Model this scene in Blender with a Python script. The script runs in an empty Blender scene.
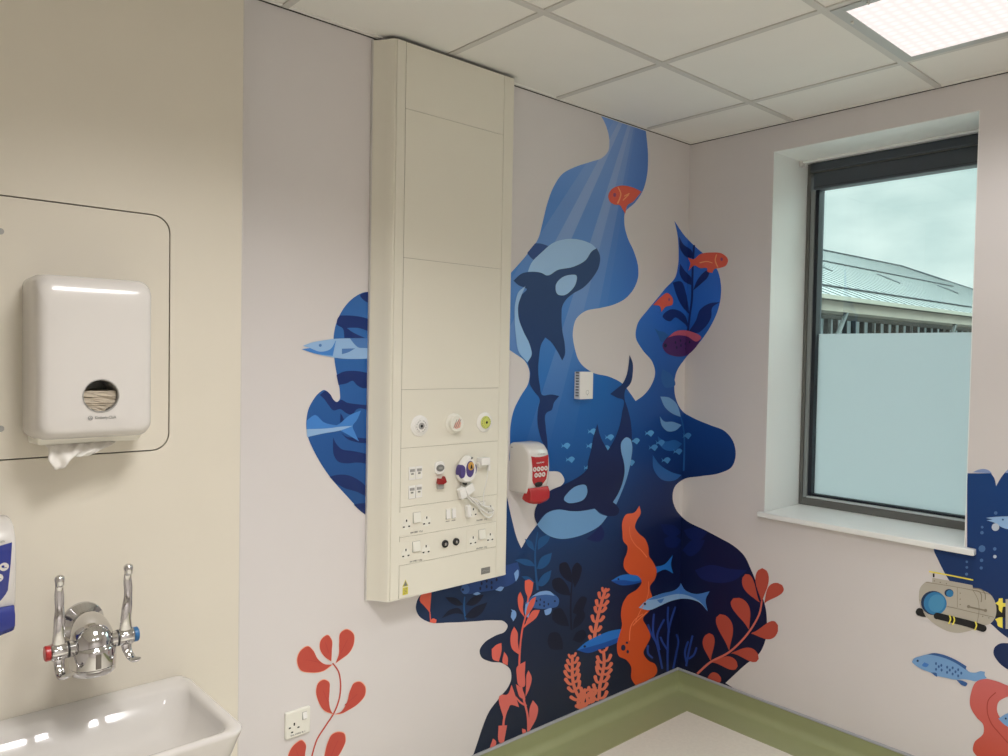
import bpy, bmesh, math, random
from mathutils import Vector, Matrix
from mathutils.geometry import tessellate_polygon
random.seed(7)
S = bpy.context.scene
COL = S.collection
PI = math.pi
# ------------------------------------------------------------------ camera
H = 2.72
CAM = Vector((-3.24204, -2.26996, 1.65251))
CR = Vector((0.74569035, -0.66605807, 0.01767897))
CU = Vector((0.0051558, 0.0323007, 0.9994649))
CF = Vector((0.66627271, 0.74520018, -0.02752039))
FPX = 771.077
cd = bpy.data.cameras.new('camera'); co = bpy.data.objects.new('camera', cd); COL.objects.link(co)
m = Matrix.Identity(4)
for i in range(3):
    m[i][0] = CR[i]; m[i][1] = CU[i]; m[i][2] = -CF[i]; m[i][3] = CAM[i]
co.matrix_world = m
cd.sensor_width = 36; cd.lens = FPX * 36 / 1008; cd.clip_start = .02; cd.clip_end = 300
S.camera = co
# ------------------------------------------------------------------ colour management
S.view_settings.view_transform = 'Standard'; S.view_settings.look = 'None'
S.view_settings.gamma = 1; S.view_settings.use_curve_mapping = False
S.view_settings.exposure = 0.0
# ------------------------------------------------------------------ sky (overcast, soft clouds)
W = bpy.data.worlds.new('sky'); S.world = W; W.use_nodes = True
nt = W.node_tree; N = nt.nodes; Lk = nt.links; N.clear()
tc = N.new('ShaderNodeTexCoord'); nz = N.new('ShaderNodeTexNoise'); nz.inputs['Scale'].default_value = 7.0
nz.inputs['Detail'].default_value = 4; nz.inputs['Roughness'].default_value = .45
mp = N.new('ShaderNodeMapping'); mp.inputs['Scale'].default_value = (1, 1, 2.2)
rp = N.new('ShaderNodeValToRGB'); rp.color_ramp.elements[0].position = .42; rp.color_ramp.elements[1].position = .62
rp.color_ramp.elements[0].color = (.66, .80, .80, 1); rp.color_ramp.elements[1].color = (.88, .99, .98, 1)
bg = N.new('ShaderNodeBackground'); ow = N.new('ShaderNodeOutputWorld')
sxyz = N.new('ShaderNodeSeparateXYZ'); Lk.new(tc.outputs['Generated'], sxyz.inputs[0])      # overcast sky: brighter towards the zenith
zr_ = N.new('ShaderNodeMapRange'); zr_.inputs[1].default_value = .22; zr_.inputs[2].default_value = 1; zr_.inputs[3].default_value = 1.08; zr_.inputs[4].default_value = 24.0
Lk.new(sxyz.outputs['Z'], zr_.inputs[0]); Lk.new(zr_.outputs[0], bg.inputs['Strength'])
Lk.new(tc.outputs['Generated'], mp.inputs['Vector']); Lk.new(mp.outputs[0], nz.inputs['Vector'])
Lk.new(nz.outputs['Fac'], rp.inputs['Fac']); Lk.new(rp.outputs['Color'], bg.inputs['Color']); Lk.new(bg.outputs[0], ow.inputs[0])
LAMP_W = 21.0         # power of each recessed ceiling light
LIGHT_C = (1.0, .985, .975)
# positions of the 0.6 m ceiling light tiles: x0, x1, y0, y1
GA, GB = .3539, .5357
LT = [(-GA-.6, -GA, -GB-1.2, -GB-.6), (-GA-2.4, -GA-1.8, -GB-1.2, -GB-.6), (-GA-3.0, -GA-2.4, -GB-3.0, -GB-2.4), (-GA-1.8, -GA-1.2, -GB-3.0, -GB-2.4)]  # the last two are unseen, added to light the room from the rear
LK = [.26, 1.12, 1.25, .85]
for (x0, x1, y0, y1), k in zip(LT, LK):
    ld = bpy.data.lights.new('light_source', 'AREA'); ld.shape = 'SQUARE'; ld.size = .5; ld.energy = LAMP_W*k; ld.color = LIGHT_C; ld.spread = math.radians(136)
    lo = bpy.data.objects.new('light_source', ld); COL.objects.link(lo); lo.location = ((x0+x1)/2, (y0+y1)/2, H-.0045)

# ------------------------------------------------------------------ materials
def srgb(r, g, b):
    f = lambda c: (c/255/12.92 if c/255 <= .04045 else ((c/255+.055)/1.055)**2.4)
    return (f(r), f(g), f(b))
def mat(name, col, rough=.5, metal=0, bump=0, bscale=200, var=.03, vscale=6, spec=.5, trans=0, alpha=1, coat=0):
    m = bpy.data.materials.new(name); m.use_nodes = True
    nt = m.node_tree; b = nt.nodes['Principled BSDF']
    t = nt.nodes.new('ShaderNodeNewGeometry')
    n = nt.nodes.new('ShaderNodeTexNoise'); n.inputs['Scale'].default_value = vscale; n.inputs['Detail'].default_value = 3
    nt.links.new(t.outputs['Position'], n.inputs['Vector'])
    mx = nt.nodes.new('ShaderNodeMix'); mx.data_type = 'RGBA'
    mx.inputs[6].default_value = (*[c*(1-var) for c in col], 1); mx.inputs[7].default_value = (*[min(1, c*(1+var)) for c in col], 1)
    nt.links.new(n.outputs['Fac'], mx.inputs[0]); nt.links.new(mx.outputs[2], b.inputs['Base Color'])
    b.inputs['Roughness'].default_value = rough; b.inputs['Metallic'].default_value = metal
    b.inputs['Specular IOR Level'].default_value = spec; b.inputs['Transmission Weight'].default_value = trans
    b.inputs['Coat Weight'].default_value = coat
    if bump:
        n2 = nt.nodes.new('ShaderNodeTexNoise'); n2.inputs['Scale'].default_value = bscale; n2.inputs['Detail'].default_value = 2
        nt.links.new(t.outputs['Position'], n2.inputs['Vector'])
        bp = nt.nodes.new('ShaderNodeBump'); bp.inputs['Strength'].default_value = bump; bp.inputs['Distance'].default_value = .001
        nt.links.new(n2.outputs['Fac'], bp.inputs['Height']); nt.links.new(bp.outputs[0], b.inputs['Normal'])
    return m
def emis(name, col, e):
    m = bpy.data.materials.new(name); m.use_nodes = True; nt = m.node_tree; nt.nodes.clear()
    a = nt.nodes.new('ShaderNodeEmission'); a.inputs[0].default_value = (*col, 1); a.inputs[1].default_value = e
    o = nt.nodes.new('ShaderNodeOutputMaterial'); nt.links.new(a.outputs[0], o.inputs[0]); return m
M = {}
M['wall'] = mat('wall_vinyl', (.70, .662, .655), .45, bump=.15, bscale=350, var=.015)
M['panel'] = mat('cream_laminate', (.69, .64, .545), .42, bump=.05, var=.02)
M['ceil'] = mat('ceiling_tile', (.82, .80, .75), .9, bump=.5, bscale=420, var=.02)
M['grid'] = mat('ceiling_grid_metal', (.60, .58, .54), .5, var=.02)
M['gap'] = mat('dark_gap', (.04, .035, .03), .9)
M['whitepaint'] = mat('white_gloss_paint', (.86, .87, .85), .35, var=.01)
M['floor'] = mat('speckled_vinyl_floor', (.75, .72, .62), .5, var=.08, vscale=60)
M['green'] = mat('sage_green_vinyl', (.33, .355, .185), .38, var=.05, vscale=12)
M['trim'] = mat('grey_capping', (.36, .37, .38), .4)
M['trunk'] = mat('cream_powder_coat', (.77, .735, .635), .38, var=.015)
M['trunkgap'] = mat('panel_joint', (.36, .34, .28), .8)
M['bright'] = mat('bright_white_plastic', (.84, .82, .79), .25, var=.01)
M['whiteplastic'] = mat('white_plastic', (.66, .63, .60), .22, var=.01, coat=.3)
M['creamplastic'] = mat('cream_plastic', (.80, .78, .70), .3, var=.01)
M['greyplastic'] = mat('grey_plastic', (.20, .20, .19), .45)
M['midgrey'] = mat('mid_grey_print', (.36, .35, .33), .5)
M['black'] = mat('black_plastic', (.012, .012, .012), .35)
M['red'] = mat('red_plastic', (.42, .022, .025), .25, coat=.3)
M['darkred'] = mat('dark_red_plastic', (.30, .012, .012), .35)
M['blue'] = mat('blue_plastic', (.006, .020, .22), .25, coat=.3)
M['purple'] = mat('purple_rubber', (.075, .05, .21), .4)
M['yellow'] = mat('yellow_print', (.66, .58, .06), .5)
M['lime'] = mat('lime_plastic', (.62, .66, .16), .35)
M['pink'] = mat('pink_print', (.74, .42, .34), .5)
M['orangeprint'] = mat('orange_button', (.60, .33, .07), .4)
M['chrome'] = mat('chrome', (.62, .61, .61), .06, metal=1, var=.005)
M['tapred'] = mat('red_tap_cap', (.42, .02, .02), .3)
M['tapblue'] = mat('blue_tap_cap', (.02, .13, .32), .3)
M['ceramic'] = mat('glazed_ceramic', (.60, .57, .54), .08, var=.005, coat=.6)
M['paper'] = mat('paper_towel_tissue', (.80, .77, .72), .9, bump=.4, bscale=90)
M['alu'] = mat('grey_powder_coated_aluminium', (.13, .13, .12), .38, var=.02)
M['alu_highlight'] = mat('aluminium_painted_highlight', (.55, .60, .60), .3)  # bottom bead: its bright highlight is put into this pale colour
M['alumid'] = mat('mid_grey_guide', (.25, .275, .275), .35)
M['towel2'] = mat('buff_folded_towel', (.62, .54, .43), .9)
M['blind'] = mat('charcoal_blind_cassette', (.058, .070, .086), .5, var=.03)
M['gasket'] = mat('black_gasket', (.010, .014, .022), .5)
M['roofmetal'] = mat('pale_standing_seam_metal', (.070, .077, .078), .7, spec=.15, var=.06, vscale=1.2)
M['seam'] = mat('dark_roof_seam', (.022, .026, .03), .7, spec=.1)
M['wood'] = mat('weathered_timber', (.17, .15, .125), .8, var=.2, vscale=3)
M['darkwood'] = mat('dark_soffit_timber', (.06, .055, .05), .8, var=.2, vscale=3)
M['farglass'] = mat('far_window_glass', (.42, .47, .50), .12, var=.3, vscale=2)
M['farpost'] = mat('dark_mullion', (.02, .02, .022), .6)
M['gutter'] = mat('cream_gutter', (.15, .145, .12), .5)
M['ground'] = mat('asphalt_ground', (.12, .12, .115), .9, var=.2, vscale=2)
# clear pane: thin glass, greenish
def glass_mat():
    m = bpy.data.materials.new('clear_glass'); m.use_nodes = True; nt = m.node_tree; nt.nodes.clear()
    t = nt.nodes.new('ShaderNodeBsdfTransparent'); t.inputs[0].default_value = (.89, .95, .93, 1)
    g = nt.nodes.new('ShaderNodeBsdfGlossy'); g.inputs['Roughness'].default_value = .01; g.inputs[0].default_value = (1, 1, 1, 1)
    fr = nt.nodes.new('ShaderNodeFresnel'); fr.inputs[0].default_value = 1.45
    mx = nt.nodes.new('ShaderNodeMixShader'); o = nt.nodes.new('ShaderNodeOutputMaterial')
    nt.links.new(fr.outputs[0], mx.inputs[0]); nt.links.new(t.outputs[0], mx.inputs[1]); nt.links.new(g.outputs[0], mx.inputs[2]); nt.links.new(mx.outputs[0], o.inputs[0])
    return m
def frost_mat():
    m = bpy.data.materials.new('frosted_film'); m.use_nodes = True; nt = m.node_tree; nt.nodes.clear()
    t = nt.nodes.new('ShaderNodeBsdfTranslucent'); t.inputs[0].default_value = (.70, .71, .73, 1)
    d = nt.nodes.new('ShaderNodeBsdfDiffuse'); d.inputs[0].default_value = (.55, .6, .6, 1)
    mx = nt.nodes.new('ShaderNodeMixShader'); mx.inputs[0].default_value = .18; o = nt.nodes.new('ShaderNodeOutputMaterial')
    nt.links.new(t.outputs[0], mx.inputs[1]); nt.links.new(d.outputs[0], mx.inputs[2]); nt.links.new(mx.outputs[0], o.inputs[0])
    return m
M['glass'] = glass_mat(); M['frost'] = frost_mat()

# ------------------------------------------------------------------ object helpers
def obj(name, bm, material=None, parent=None, bevel=0, seg=2, smooth=False, mats=None, angle=35):
    me = bpy.data.meshes.new(name)
    bmesh.ops.recalc_face_normals(bm, faces=bm.faces[:]) if len(bm.faces) < 60000 else None
    bm.to_mesh(me); bm.free()
    o = bpy.data.objects.new(name, me); COL.objects.link(o)
    for mm in (mats or [material]): me.materials.append(mm)
    if parent is not None: o.parent = parent
    if bevel:
        b = o.modifiers.new('bevel', 'BEVEL'); b.width = bevel; b.segments = seg; b.limit_method = 'ANGLE'; b.angle_limit = math.radians(35)
    if smooth or bevel:
        for p in me.polygons: p.use_smooth = True
        me.set_sharp_from_angle(angle=math.radians(angle))
    return o
def tag(o, label, cat, group=None):
    o['label'] = label; o['category'] = cat
    if group: o['group'] = group
    return o
def struct(o): o['kind'] = 'structure'; return o
def empty(name, label, cat, loc=(0, 0, 0), group=None):
    o = bpy.data.objects.new(name, None); COL.objects.link(o); o.empty_display_size = .05
    o.location = loc; tag(o, label, cat, group); return o
def kid(o, parent):           # parent while keeping world coordinates of the mesh
    o.parent = parent; o.matrix_parent_inverse = Matrix.Translation(-Vector(parent.location)); return o
def box(bm, x0, x1, y0, y1, z0, z1, mi=0):
    v = [bm.verts.new((x, y, z)) for z in (z0, z1) for (x, y) in ((x0, y0), (x1, y0), (x1, y1), (x0, y1))]
    for f in ((3, 2, 1, 0), (4, 5, 6, 7), (0, 1, 5, 4), (1, 2, 6, 5), (2, 3, 7, 6), (3, 0, 4, 7)):
        bm.faces.new([v[i] for i in f]).material_index = mi
    return v
def cyl(bm, a, b, r0, r1=None, n=28, cap=True, mi=0):
    a = Vector(a); b = Vector(b); r1 = r0 if r1 is None else r1
    d = (b-a).normalized(); u = d.orthogonal().normalized(); w = d.cross(u)
    A = [bm.verts.new(a+(u*math.cos(t)+w*math.sin(t))*r0) for t in [2*PI*i/n for i in range(n)]]
    B = [bm.verts.new(b+(u*math.cos(t)+w*math.sin(t))*r1) for t in [2*PI*i/n for i in range(n)]]
    for i in range(n): bm.faces.new((A[i], A[(i+1) % n], B[(i+1) % n], B[i])).material_index = mi
    if cap: bm.faces.new(A[::-1]).material_index = mi; bm.faces.new(B).material_index = mi
def lathe(bm, o, axis, prof, n=32, mi=0):      # prof: (distance along axis, radius)
    o = Vector(o); d = Vector(axis).normalized(); u = d.orthogonal().normalized(); w = d.cross(u); rings = []
    for (h, r) in prof:
        if r < 1e-6: rings.append([bm.verts.new(o+d*h)])
        else: rings.append([bm.verts.new(o+d*h+(u*math.cos(t)+w*math.sin(t))*r) for t in [2*PI*i/n for i in range(n)]])
    for A, B in zip(rings, rings[1:]):
        for i in range(n):
            j = (i+1) % n
            if len(A) == 1 and len(B) == 1: continue
            if len(A) == 1: f = (A[0], B[j], B[i])
            elif len(B) == 1: f = (A[i], A[j], B[0])
            else: f = (A[i], A[j], B[j], B[i])
            bm.faces.new(f).material_index = mi
def loft(bm, rings, close=True, cap0=True, cap1=True, mi=0):
    R = [[bm.verts.new(p) for p in r] for r in rings]
    for A, B in zip(R, R[1:]):
        n = len(A)
        for i in range(n if close else n-1):
            bm.faces.new((A[i], A[(i+1) % n], B[(i+1) % n], B[i])).material_index = mi
    if cap0: bm.faces.new(R[0][::-1]).material_index = mi
    if cap1: bm.faces.new(R[-1]).material_index = mi
def tube(bm, pts, r, n=10, mi=0):
    pts = [Vector(p) for p in pts]; rr = r if isinstance(r, (list, tuple)) else [r]*len(pts); rings = []; u = None
    for i, p in enumerate(pts):
        d = (pts[min(i+1, len(pts)-1)]-pts[max(i-1, 0)]).normalized()
        if u is None: u = d.orthogonal().normalized()
        u = (u-d*u.dot(d)).normalized(); w = d.cross(u)
        rings.append([p+(u*math.cos(t)+w*math.sin(t))*rr[i] for t in [2*PI*k/n for k in range(n)]])
    loft(bm, rings, mi=mi)
def rrect(cx, cy, hw, hh, r, n=6):
    out = []
    for (sx, sy, a0) in ((1, 1, 0), (-1, 1, 90), (-1, -1, 180), (1, -1, 270)):
        for k in range(n+1):
            a = math.radians(a0+90*k/n); out.append((cx+sx*(hw-r)+r*math.cos(a), cy+sy*(hh-r)+r*math.sin(a)))
    return out
def smoothpath(pts, n=8):
    pts = [Vector(p) for p in pts]; out = []
    for i in range(len(pts)-1):
        p0 = pts[max(i-1, 0)]; p1 = pts[i]; p2 = pts[i+1]; p3 = pts[min(i+2, len(pts)-1)]
        for k in range(n):
            t = k/n; out.append(.5*((2*p1)+(p2-p0)*t+(2*p0-5*p1+4*p2-p3)*t*t+(3*p1-p0-3*p2+p3)*t*t*t))
    out.append(pts[-1]); return out
def text(name, body, size, loc, face, material, parent, depth=.0004, width=None):
    """flat lettering facing -y ('y') or -x ('x'), centred on loc"""
    c = bpy.data.curves.new(name, 'FONT'); c.body = body; c.size = size; c.align_x = 'CENTER'; c.align_y = 'CENTER'; c.extrude = depth
    o = bpy.data.objects.new(name, c); COL.objects.link(o)
    dg = bpy.context.evaluated_depsgraph_get(); me = bpy.data.meshes.new_from_object(o.evaluated_get(dg))
    COL.objects.unlink(o); bpy.data.objects.remove(o)
    R = Matrix.Rotation(PI/2, 4, 'X')
    if face == 'x': R = Matrix.Rotation(-PI/2, 4, 'Z') @ R
    sx = 1.0
    if width:
        xs = [v.co.x for v in me.vertices]; sx = width/(max(xs)-min(xs))
    me.transform(Matrix.Translation(loc) @ R @ Matrix.Diagonal((sx, 1, 1, 1)))
    me.materials.clear(); me.materials.append(material)
    t = bpy.data.objects.new(name, me); COL.objects.link(t); kid(t, parent); return t

# photograph pixel -> point on a wall plane of the room (used to measure positions)
def ray(px, py): return CF+CR*((px-504)/FPX)-CU*((py-378)/FPX)
def on(ax, val, px, py):
    d = ray(px, py); return CAM+d*((val-CAM[ax])/d[ax])

# ------------------------------------------------------------------ room shell
XL, YB = -5.2, -4.2           # far-left wall and the wall behind
WY0, WY1, WZ0, WZ1 = -.4507, -1.2771, .940, 2.601   # window opening
def shell(name, boxes, m):
    bm = bmesh.new()
    for b in boxes: box(bm, *b)
    return struct(obj(name, bm, m))
shell('wall_left', [(XL, .45, 0, .15, -.1, H+.3)], M['wall'])
RT = .45
shell('wall_right', [(0, RT, WY0, 0, -.1, H+.3), (0, RT, YB, WY1, -.1, H+.3), (0, RT, WY1, WY0, -.1, WZ0), (0, RT, WY1, WY0, WZ1, H+.3)], M['wall'])
shell('wall_rear', [(XL, .45, YB-.15, YB, -.1, H+.3)], M['wall'])
shell('wall_far', [(XL-.15, XL, YB, .15, -.1, H+.3)], M['wall'])
shell('floor', [(XL, 0, YB, 0, -.1, 0)], M['floor'])
# ceiling tiles and exposed grid
bm = bmesh.new(); box(bm, XL, 0, YB, 0, H+.004, H+.06); struct(obj('ceiling', bm, M['ceil']))
bm = bmesh.new(); tw = .012
k = 0
while -GA-.6*k > XL: x = -GA-.6*k; box(bm, x-tw, x+tw, YB, 0, H-.001, H+.02); k += 1
k = 0
while -GB-.6*k > YB: y = -GB-.6*k; box(bm, XL, 0, y-tw, y+tw, H-.0014, H+.02); k += 1
struct(obj('trim_1', bm, M['grid']))
bm = bmesh.new()      # pale perimeter angle; the shadow gap below it is drawn as a dark strip
box(bm, XL, 0, -.016, 0, H-.0005, H+.004); box(bm, -.016, 0, YB, -.016, H-.0005, H+.004)
struct(obj('trim_2', bm, M['ceil']))
bm = bmesh.new()  # solid dark strips standing in for the shade of the perimeter gap
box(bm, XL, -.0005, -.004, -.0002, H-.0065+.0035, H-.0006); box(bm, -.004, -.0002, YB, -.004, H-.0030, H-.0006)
struct(obj('gap_shade_strip', bm, M['gap']))

# coved skirting welded into a green floor border
def skirt(name, m, prof, cap=False):
    for nm, side in ((name[0], 'L'), (name[1], 'R')):
        bm = bmesh.new(); rings = []
        for (d, z) in prof:
            if side == 'L': rings.append([Vector((XL, -d, z)), Vector((-d, -d, z))])
            else: rings.append([Vector((-d, -d, z)), Vector((-d, YB, z))])
        vs = [[bm.verts.new(p) for p in r] for r in rings]
        for A, B in zip(vs, vs[1:]): bm.faces.new((A[0], A[1], B[1], B[0]))
        struct(obj(nm, bm, m, smooth=True, angle=50))
cove = [(.0005, .096), (.005, .096), (.0055, .05)]
for k in range(9):
    a = PI/2*k/8; cove.append((.0055+.034*(1-math.cos(a)), .0365-.034*math.sin(a)))
cove += [(.12, .0022), (.187, .002), (.188, .0002)]
skirt(('baseboard_left', 'baseboard_right'), M['green'], cove)
skirt(('trim_4', 'trim_5'), M['trim'], [(.0003, .101), (.004, .101), (.008, .098), (.009, .092), (.0055, .090)])

# ------------------------------------------------------------------ window
FX = .312
wn = bpy.data.objects.new('window_1', None); COL.objects.link(wn); wn.location = (FX, -.86, WZ0); struct(wn)
def wpart(name, boxes, m, bevel=0, parent=None):
    bm = bmesh.new()
    for b in boxes: box(bm, *b)
    o = obj(name, bm, m, bevel=bevel); kid(o, parent or wn) if (parent or wn) is wn else None
    return o
# painted plaster reveals
bm = bmesh.new(); e = .0015
box(bm, -.001, FX+.12, WY0-e, WY0+.001, WZ0, WZ1); box(bm, -.001, FX+.12, WY1-.001, WY1+e, WZ0, WZ1); box(bm, -.001, FX+.12, WY1, WY0, WZ1-e, WZ1+.001)
struct(obj('trim_6', bm, M['whitepaint']))
a = WY0-e-.0005; b_ = WY1+e+.0005; zt = WZ1-e-.0005; zs = .9655
wpart('window_frame', [(FX, FX+.07, a-.016, a, zs, zt), (FX, FX+.07, b_, b_+.016, zs, zt), (FX, FX+.07, b_+.016, a-.016, zt-.05, zt), (FX, FX+.07, b_+.016, a-.016, zs, zs+.034)], M['alu'], .002)
wpart('blind_guide', [(FX+.008, FX+.07, a-.036, a-.0165, zs+.034, 2.470)], M['alumid'], .001); wpart('blind_guide', [(FX+.008, FX+.07, b_+.0165, b_+.036, zs+.034, 2.470)], M['alumid'], .001)
wpart('glazing_bead', [(FX+.004, FX+.07, b_+.0365, a-.0365, zs+.0345, zs+.0435)], M['alu_highlight'], .002)
wpart('gasket', [(FX+.016, FX+.07, a-.054, a-.036, zs+.044, zt-.05), (FX+.024, FX+.07, b_+.036, a-.036, zs+.044, zs+.054), (FX+.016, FX+.07, b_+.036, b_+.054, zs+.044, zt-.05)], M['gasket'], .001)
# roller blind cassette under the head of the frame
wpart('blind_cassette', [(FX-.012, FX+.06, b_+.017, a-.017, 2.556, 2.5985), (FX-.002, FX+.065, b_+.017, a-.030, 2.474, 2.553)], M['blind'], .006)
bm = bmesh.new(); box(bm, FX-.0035, FX-.0019, b_+.02, a-.034, 2.484, 2.486); kid(obj('cassette_groove', bm, M['gasket']), wn)
GZ = 1.789
bm = bmesh.new(); box(bm, FX+.052, FX+.055, b_+.040, a-.040, zs+.045, 2.50); kid(obj('window_pane', bm, M['glass']), wn)
bm = bmesh.new(); box(bm, FX+.0500, FX+.0505, b_+.0542, a-.0542, zs+.0545, GZ); kid(obj('frosted_film', bm, M['frost']), wn)
# sill board
bm = bmesh.new(); so = [(-.0305, WY1-.040), (-.0305, WY0+.020), (-.0007, WY0+.020), (-.0007, WY0-.002), (FX+.07, WY0-.002), (FX+.07, WY1+.002), (-.0007, WY1+.002), (-.0007, WY1-.040)]
loft(bm, [[Vector((x, y, z)) for x, y in so] for z in (WZ0+.0008, .965)])
sl = obj('window_sill', bm, M['whitepaint'], bevel=.004); kid(sl, wn)
# curtain rail and bracket under the reveal head
rail = empty('blind_cord_rail', 'thin white track fixed under the head of the window recess', 'rail', (.20, -.86, zt-.006))
bm = bmesh.new(); box(bm, .235, .247, b_+.002, a-.002, zt-.010, zt); kid(obj('track', bm, M['whitepaint'], bevel=.001), rail)
bm = bmesh.new(); box(bm, .226, .256, a-.016, a-.001, zt-.024, zt-.0005); cyl(bm, (.224, a-.008, zt-.012), (.227, a-.008, zt-.012), .004); kid(obj('bracket', bm, M['whiteplastic'], bevel=.001), rail)

# ------------------------------------------------------------------ ceiling lights
M['diffuser'] = bpy.data.materials.new('prismatic_diffuser'); dm = M['diffuser']; dm.use_nodes = True; nt = dm.node_tree; nt.nodes.clear()
g = nt.nodes.new('ShaderNodeNewGeometry'); vo = nt.nodes.new('ShaderNodeTexVoronoi'); vo.inputs['Scale'].default_value = 28; vo.inputs['Randomness'].default_value = .05
cr = nt.nodes.new('ShaderNodeMapRange'); cr.inputs[1].default_value = 0; cr.inputs[2].default_value = .5; cr.inputs[3].default_value = 1.10; cr.inputs[4].default_value = .90
ml = nt.nodes.new('ShaderNodeMath'); ml.operation = 'MULTIPLY'; ml.inputs[1].default_value = 1.12
em = nt.nodes.new('ShaderNodeEmission'); em.inputs[0].default_value = (1, .92, .88, 1); oo = nt.nodes.new('ShaderNodeOutputMaterial')
nt.links.new(g.outputs['Position'], vo.inputs['Vector']); nt.links.new(vo.outputs['Distance'], cr.inputs[0]); nt.links.new(cr.outputs[0], ml.inputs[0])
nt.links.new(ml.outputs[0], em.inputs[1]); nt.links.new(em.outputs[0], oo.inputs[0])
M['lightframe'] = mat('light_frame', (.46, .47, .46), .5)
LL = ['square ceiling light panel nearest the window', 'square ceiling light panel above the basin', 'unseen square ceiling light panel added behind the basin side', 'unseen square ceiling light panel added at the rear right']
for (x0, x1, y0, y1), lb in zip(LT, LL):
    cx, cy = (x0+x1)/2, (y0+y1)/2
    L = empty('ceiling_light', lb, 'ceiling light', (cx, cy, H), 'recessed ceiling lights')
    bm = bmesh.new(); i0 = .013; w = .047
    for b in ((x0+i0, x1-i0, y0+i0, y0+w), (x0+i0, x1-i0, y1-w, y1-i0), (x0+i0, x0+w, y0+w, y1-w), (x1-w, x1-i0, y0+w, y1-w)): box(bm, *b, H-.004, H+.0035)
    kid(obj('light_frame', bm, M['lightframe'], bevel=.001), L)
    bm = bmesh.new(); vs = [bm.verts.new(p) for p in ((x0+w, y0+w, H-.002), (x0+w, y1-w, H-.002), (x1-w, y1-w, H-.002), (x1-w, y0+w, H-.002))]; bm.faces.new(vs)
    o = bpy.data.meshes.new('diffuser'); bm.to_mesh(o); bm.free(); o.materials.append(M['diffuser']); d = bpy.data.objects.new('diffuser', o); COL.objects.link(d); kid(d, L)
    kid([q for q in COL.objects if q.type == 'LIGHT' and abs(q.location.x-cx) < .01 and abs(q.location.y-cy) < .01][0], L)
    for (sx, sy) in ((x0+.03, y1-.12), (x0+.03, y1-.45), (x0+.13, y1-.03), (x0+.13, y0+.03)):
        bm = bmesh.new(); cyl(bm, (sx, sy, H-.008), (sx, sy, H-.004), .005, n=12); box(bm, sx-.007, sx+.007, sy-.002, sy+.002, H-.010, H-.007); kid(obj('clip', bm, M['grid']), L)
# ------------------------------------------------------------------ cream service panel behind the basin
PD = .13; PX = -2.334
pan = empty('service_panel', 'large cream laminate duct panel on the left behind the basin', 'wall panel', (-3.7, 0, 0))
bm = bmesh.new()
# face with a rounded-rectangle cut for the access panel: built from two slabs and a thin dark joint
AX0, AX1, AZ0, AZ1, AR = -3.52, -2.532, 1.386, 2.011, .045
ring = rrect((AX0+AX1)/2, (AZ0+AZ1)/2, (AX1-AX0)/2, (AZ1-AZ0)/2, AR, 8)
def slab_with_hole(bm, outer, inner, yf, yb):
    fr = [Vector((x, yf, z)) for x, z in outer]; hl = [Vector((x, yf, z)) for x, z in inner]
    tris = tessellate_polygon([fr, hl[::-1]]); allp = fr+hl[::-1]
    v = [bm.verts.new(p) for p in allp]
    for t in tris: bm.faces.new([v[i] for i in t])
    n = len(fr); b = [bm.verts.new((p.x, yb, p.z)) for p in allp]
    for i in range(n): bm.faces.new((v[i], v[(i+1) % n], b[(i+1) % n], b[i]))
    k = len(hl)
    for i in range(k): bm.faces.new((v[n+i], v[n+(i+1) % k], b[n+(i+1) % k], b[n+i]))
slab_with_hole(bm, [(XL+.01, .001), (PX-.003, .001), (PX-.003, H-.002), (XL+.01, H-.002)], ring, -PD, -PD+.013)
kid(obj('front_board', bm, M['panel']), pan)
bm = bmesh.new(); box(bm, PX-.003, PX, -PD-.0006, -.0005, .001, H-.002); kid(obj('edge_strip', bm, M['whiteplastic']), pan)
ring2 = rrect((AX0+AX1)/2, (AZ0+AZ1)/2, (AX1-AX0)/2-.0034, (AZ1-AZ0)/2-.0034, AR-.002, 8)
bm = bmesh.new(); loft(bm, [[Vector((x, -PD, z)) for x, z in ring2], [Vector((x, -PD+.012, z)) for x, z in ring2]])
ap = kid(obj('access_panel', bm, M['panel']), pan)
bm = bmesh.new(); box(bm, XL+.01, PX-.004, -PD+.0135, -PD+.016, .001, H-.002); kid(obj('backing', bm, M['gap']), pan)
for z in (1.925, 1.462):
    for x in (-2.917, -3.45):
        bm = bmesh.new(); cyl(bm, (x, -PD-.0015, z), (x, -PD+.002, z), .0075, n=20)
        s = obj('screw_cover', bm, M['midgrey'], bevel=.0005); s.parent = ap

# ------------------------------------------------------------------ paper towel dispenser
TX, TZ = -2.742, 1.633
td = empty('towel_dispenser', 'white moulded paper towel dispenser with a round viewing window', 'towel dispenser', (TX, -PD, 1.43))
def drings(prof, n=7):
    rs = []
    for (d, hw, z0, z1, r) in prof:
        rs.append([Vector((TX+x, -PD-d, z)) for x, z in rrect(0, (z0+z1)/2, hw, (z1-z0)/2, r, n)])
    return rs
prof = [(.0005, .131, 1.440, 1.822, .022), (.060, .130, 1.437, 1.826, .026), (.105, .127, 1.441, 1.824, .030), (.123, .1235, 1.447, 1.815, .028), (.1315, .1195, 1.452, 1.802, .028), (.1372, .113, 1.458, 1.786, .027), (.1400, .103, 1.468, 1.764, .026), (.1412, .06, 1.50, 1.70, .02)]
bm = bmesh.new(); loft(bm, drings(prof))
cover = obj('cover', bm, M['whiteplastic'], smooth=True, angle=70)
WX, WZ = -2.736, 1.543
bm = bmesh.new(); cyl(bm, (WX, -PD-.20, WZ), (WX, -PD-.045, WZ), .0385, n=56)
cut = obj('cutter', bm, M['whiteplastic'])
bo = cover.modifiers.new('b', 'BOOLEAN'); bo.object = cut; bo.operation = 'DIFFERENCE'; bo.solver = 'EXACT'
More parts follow.
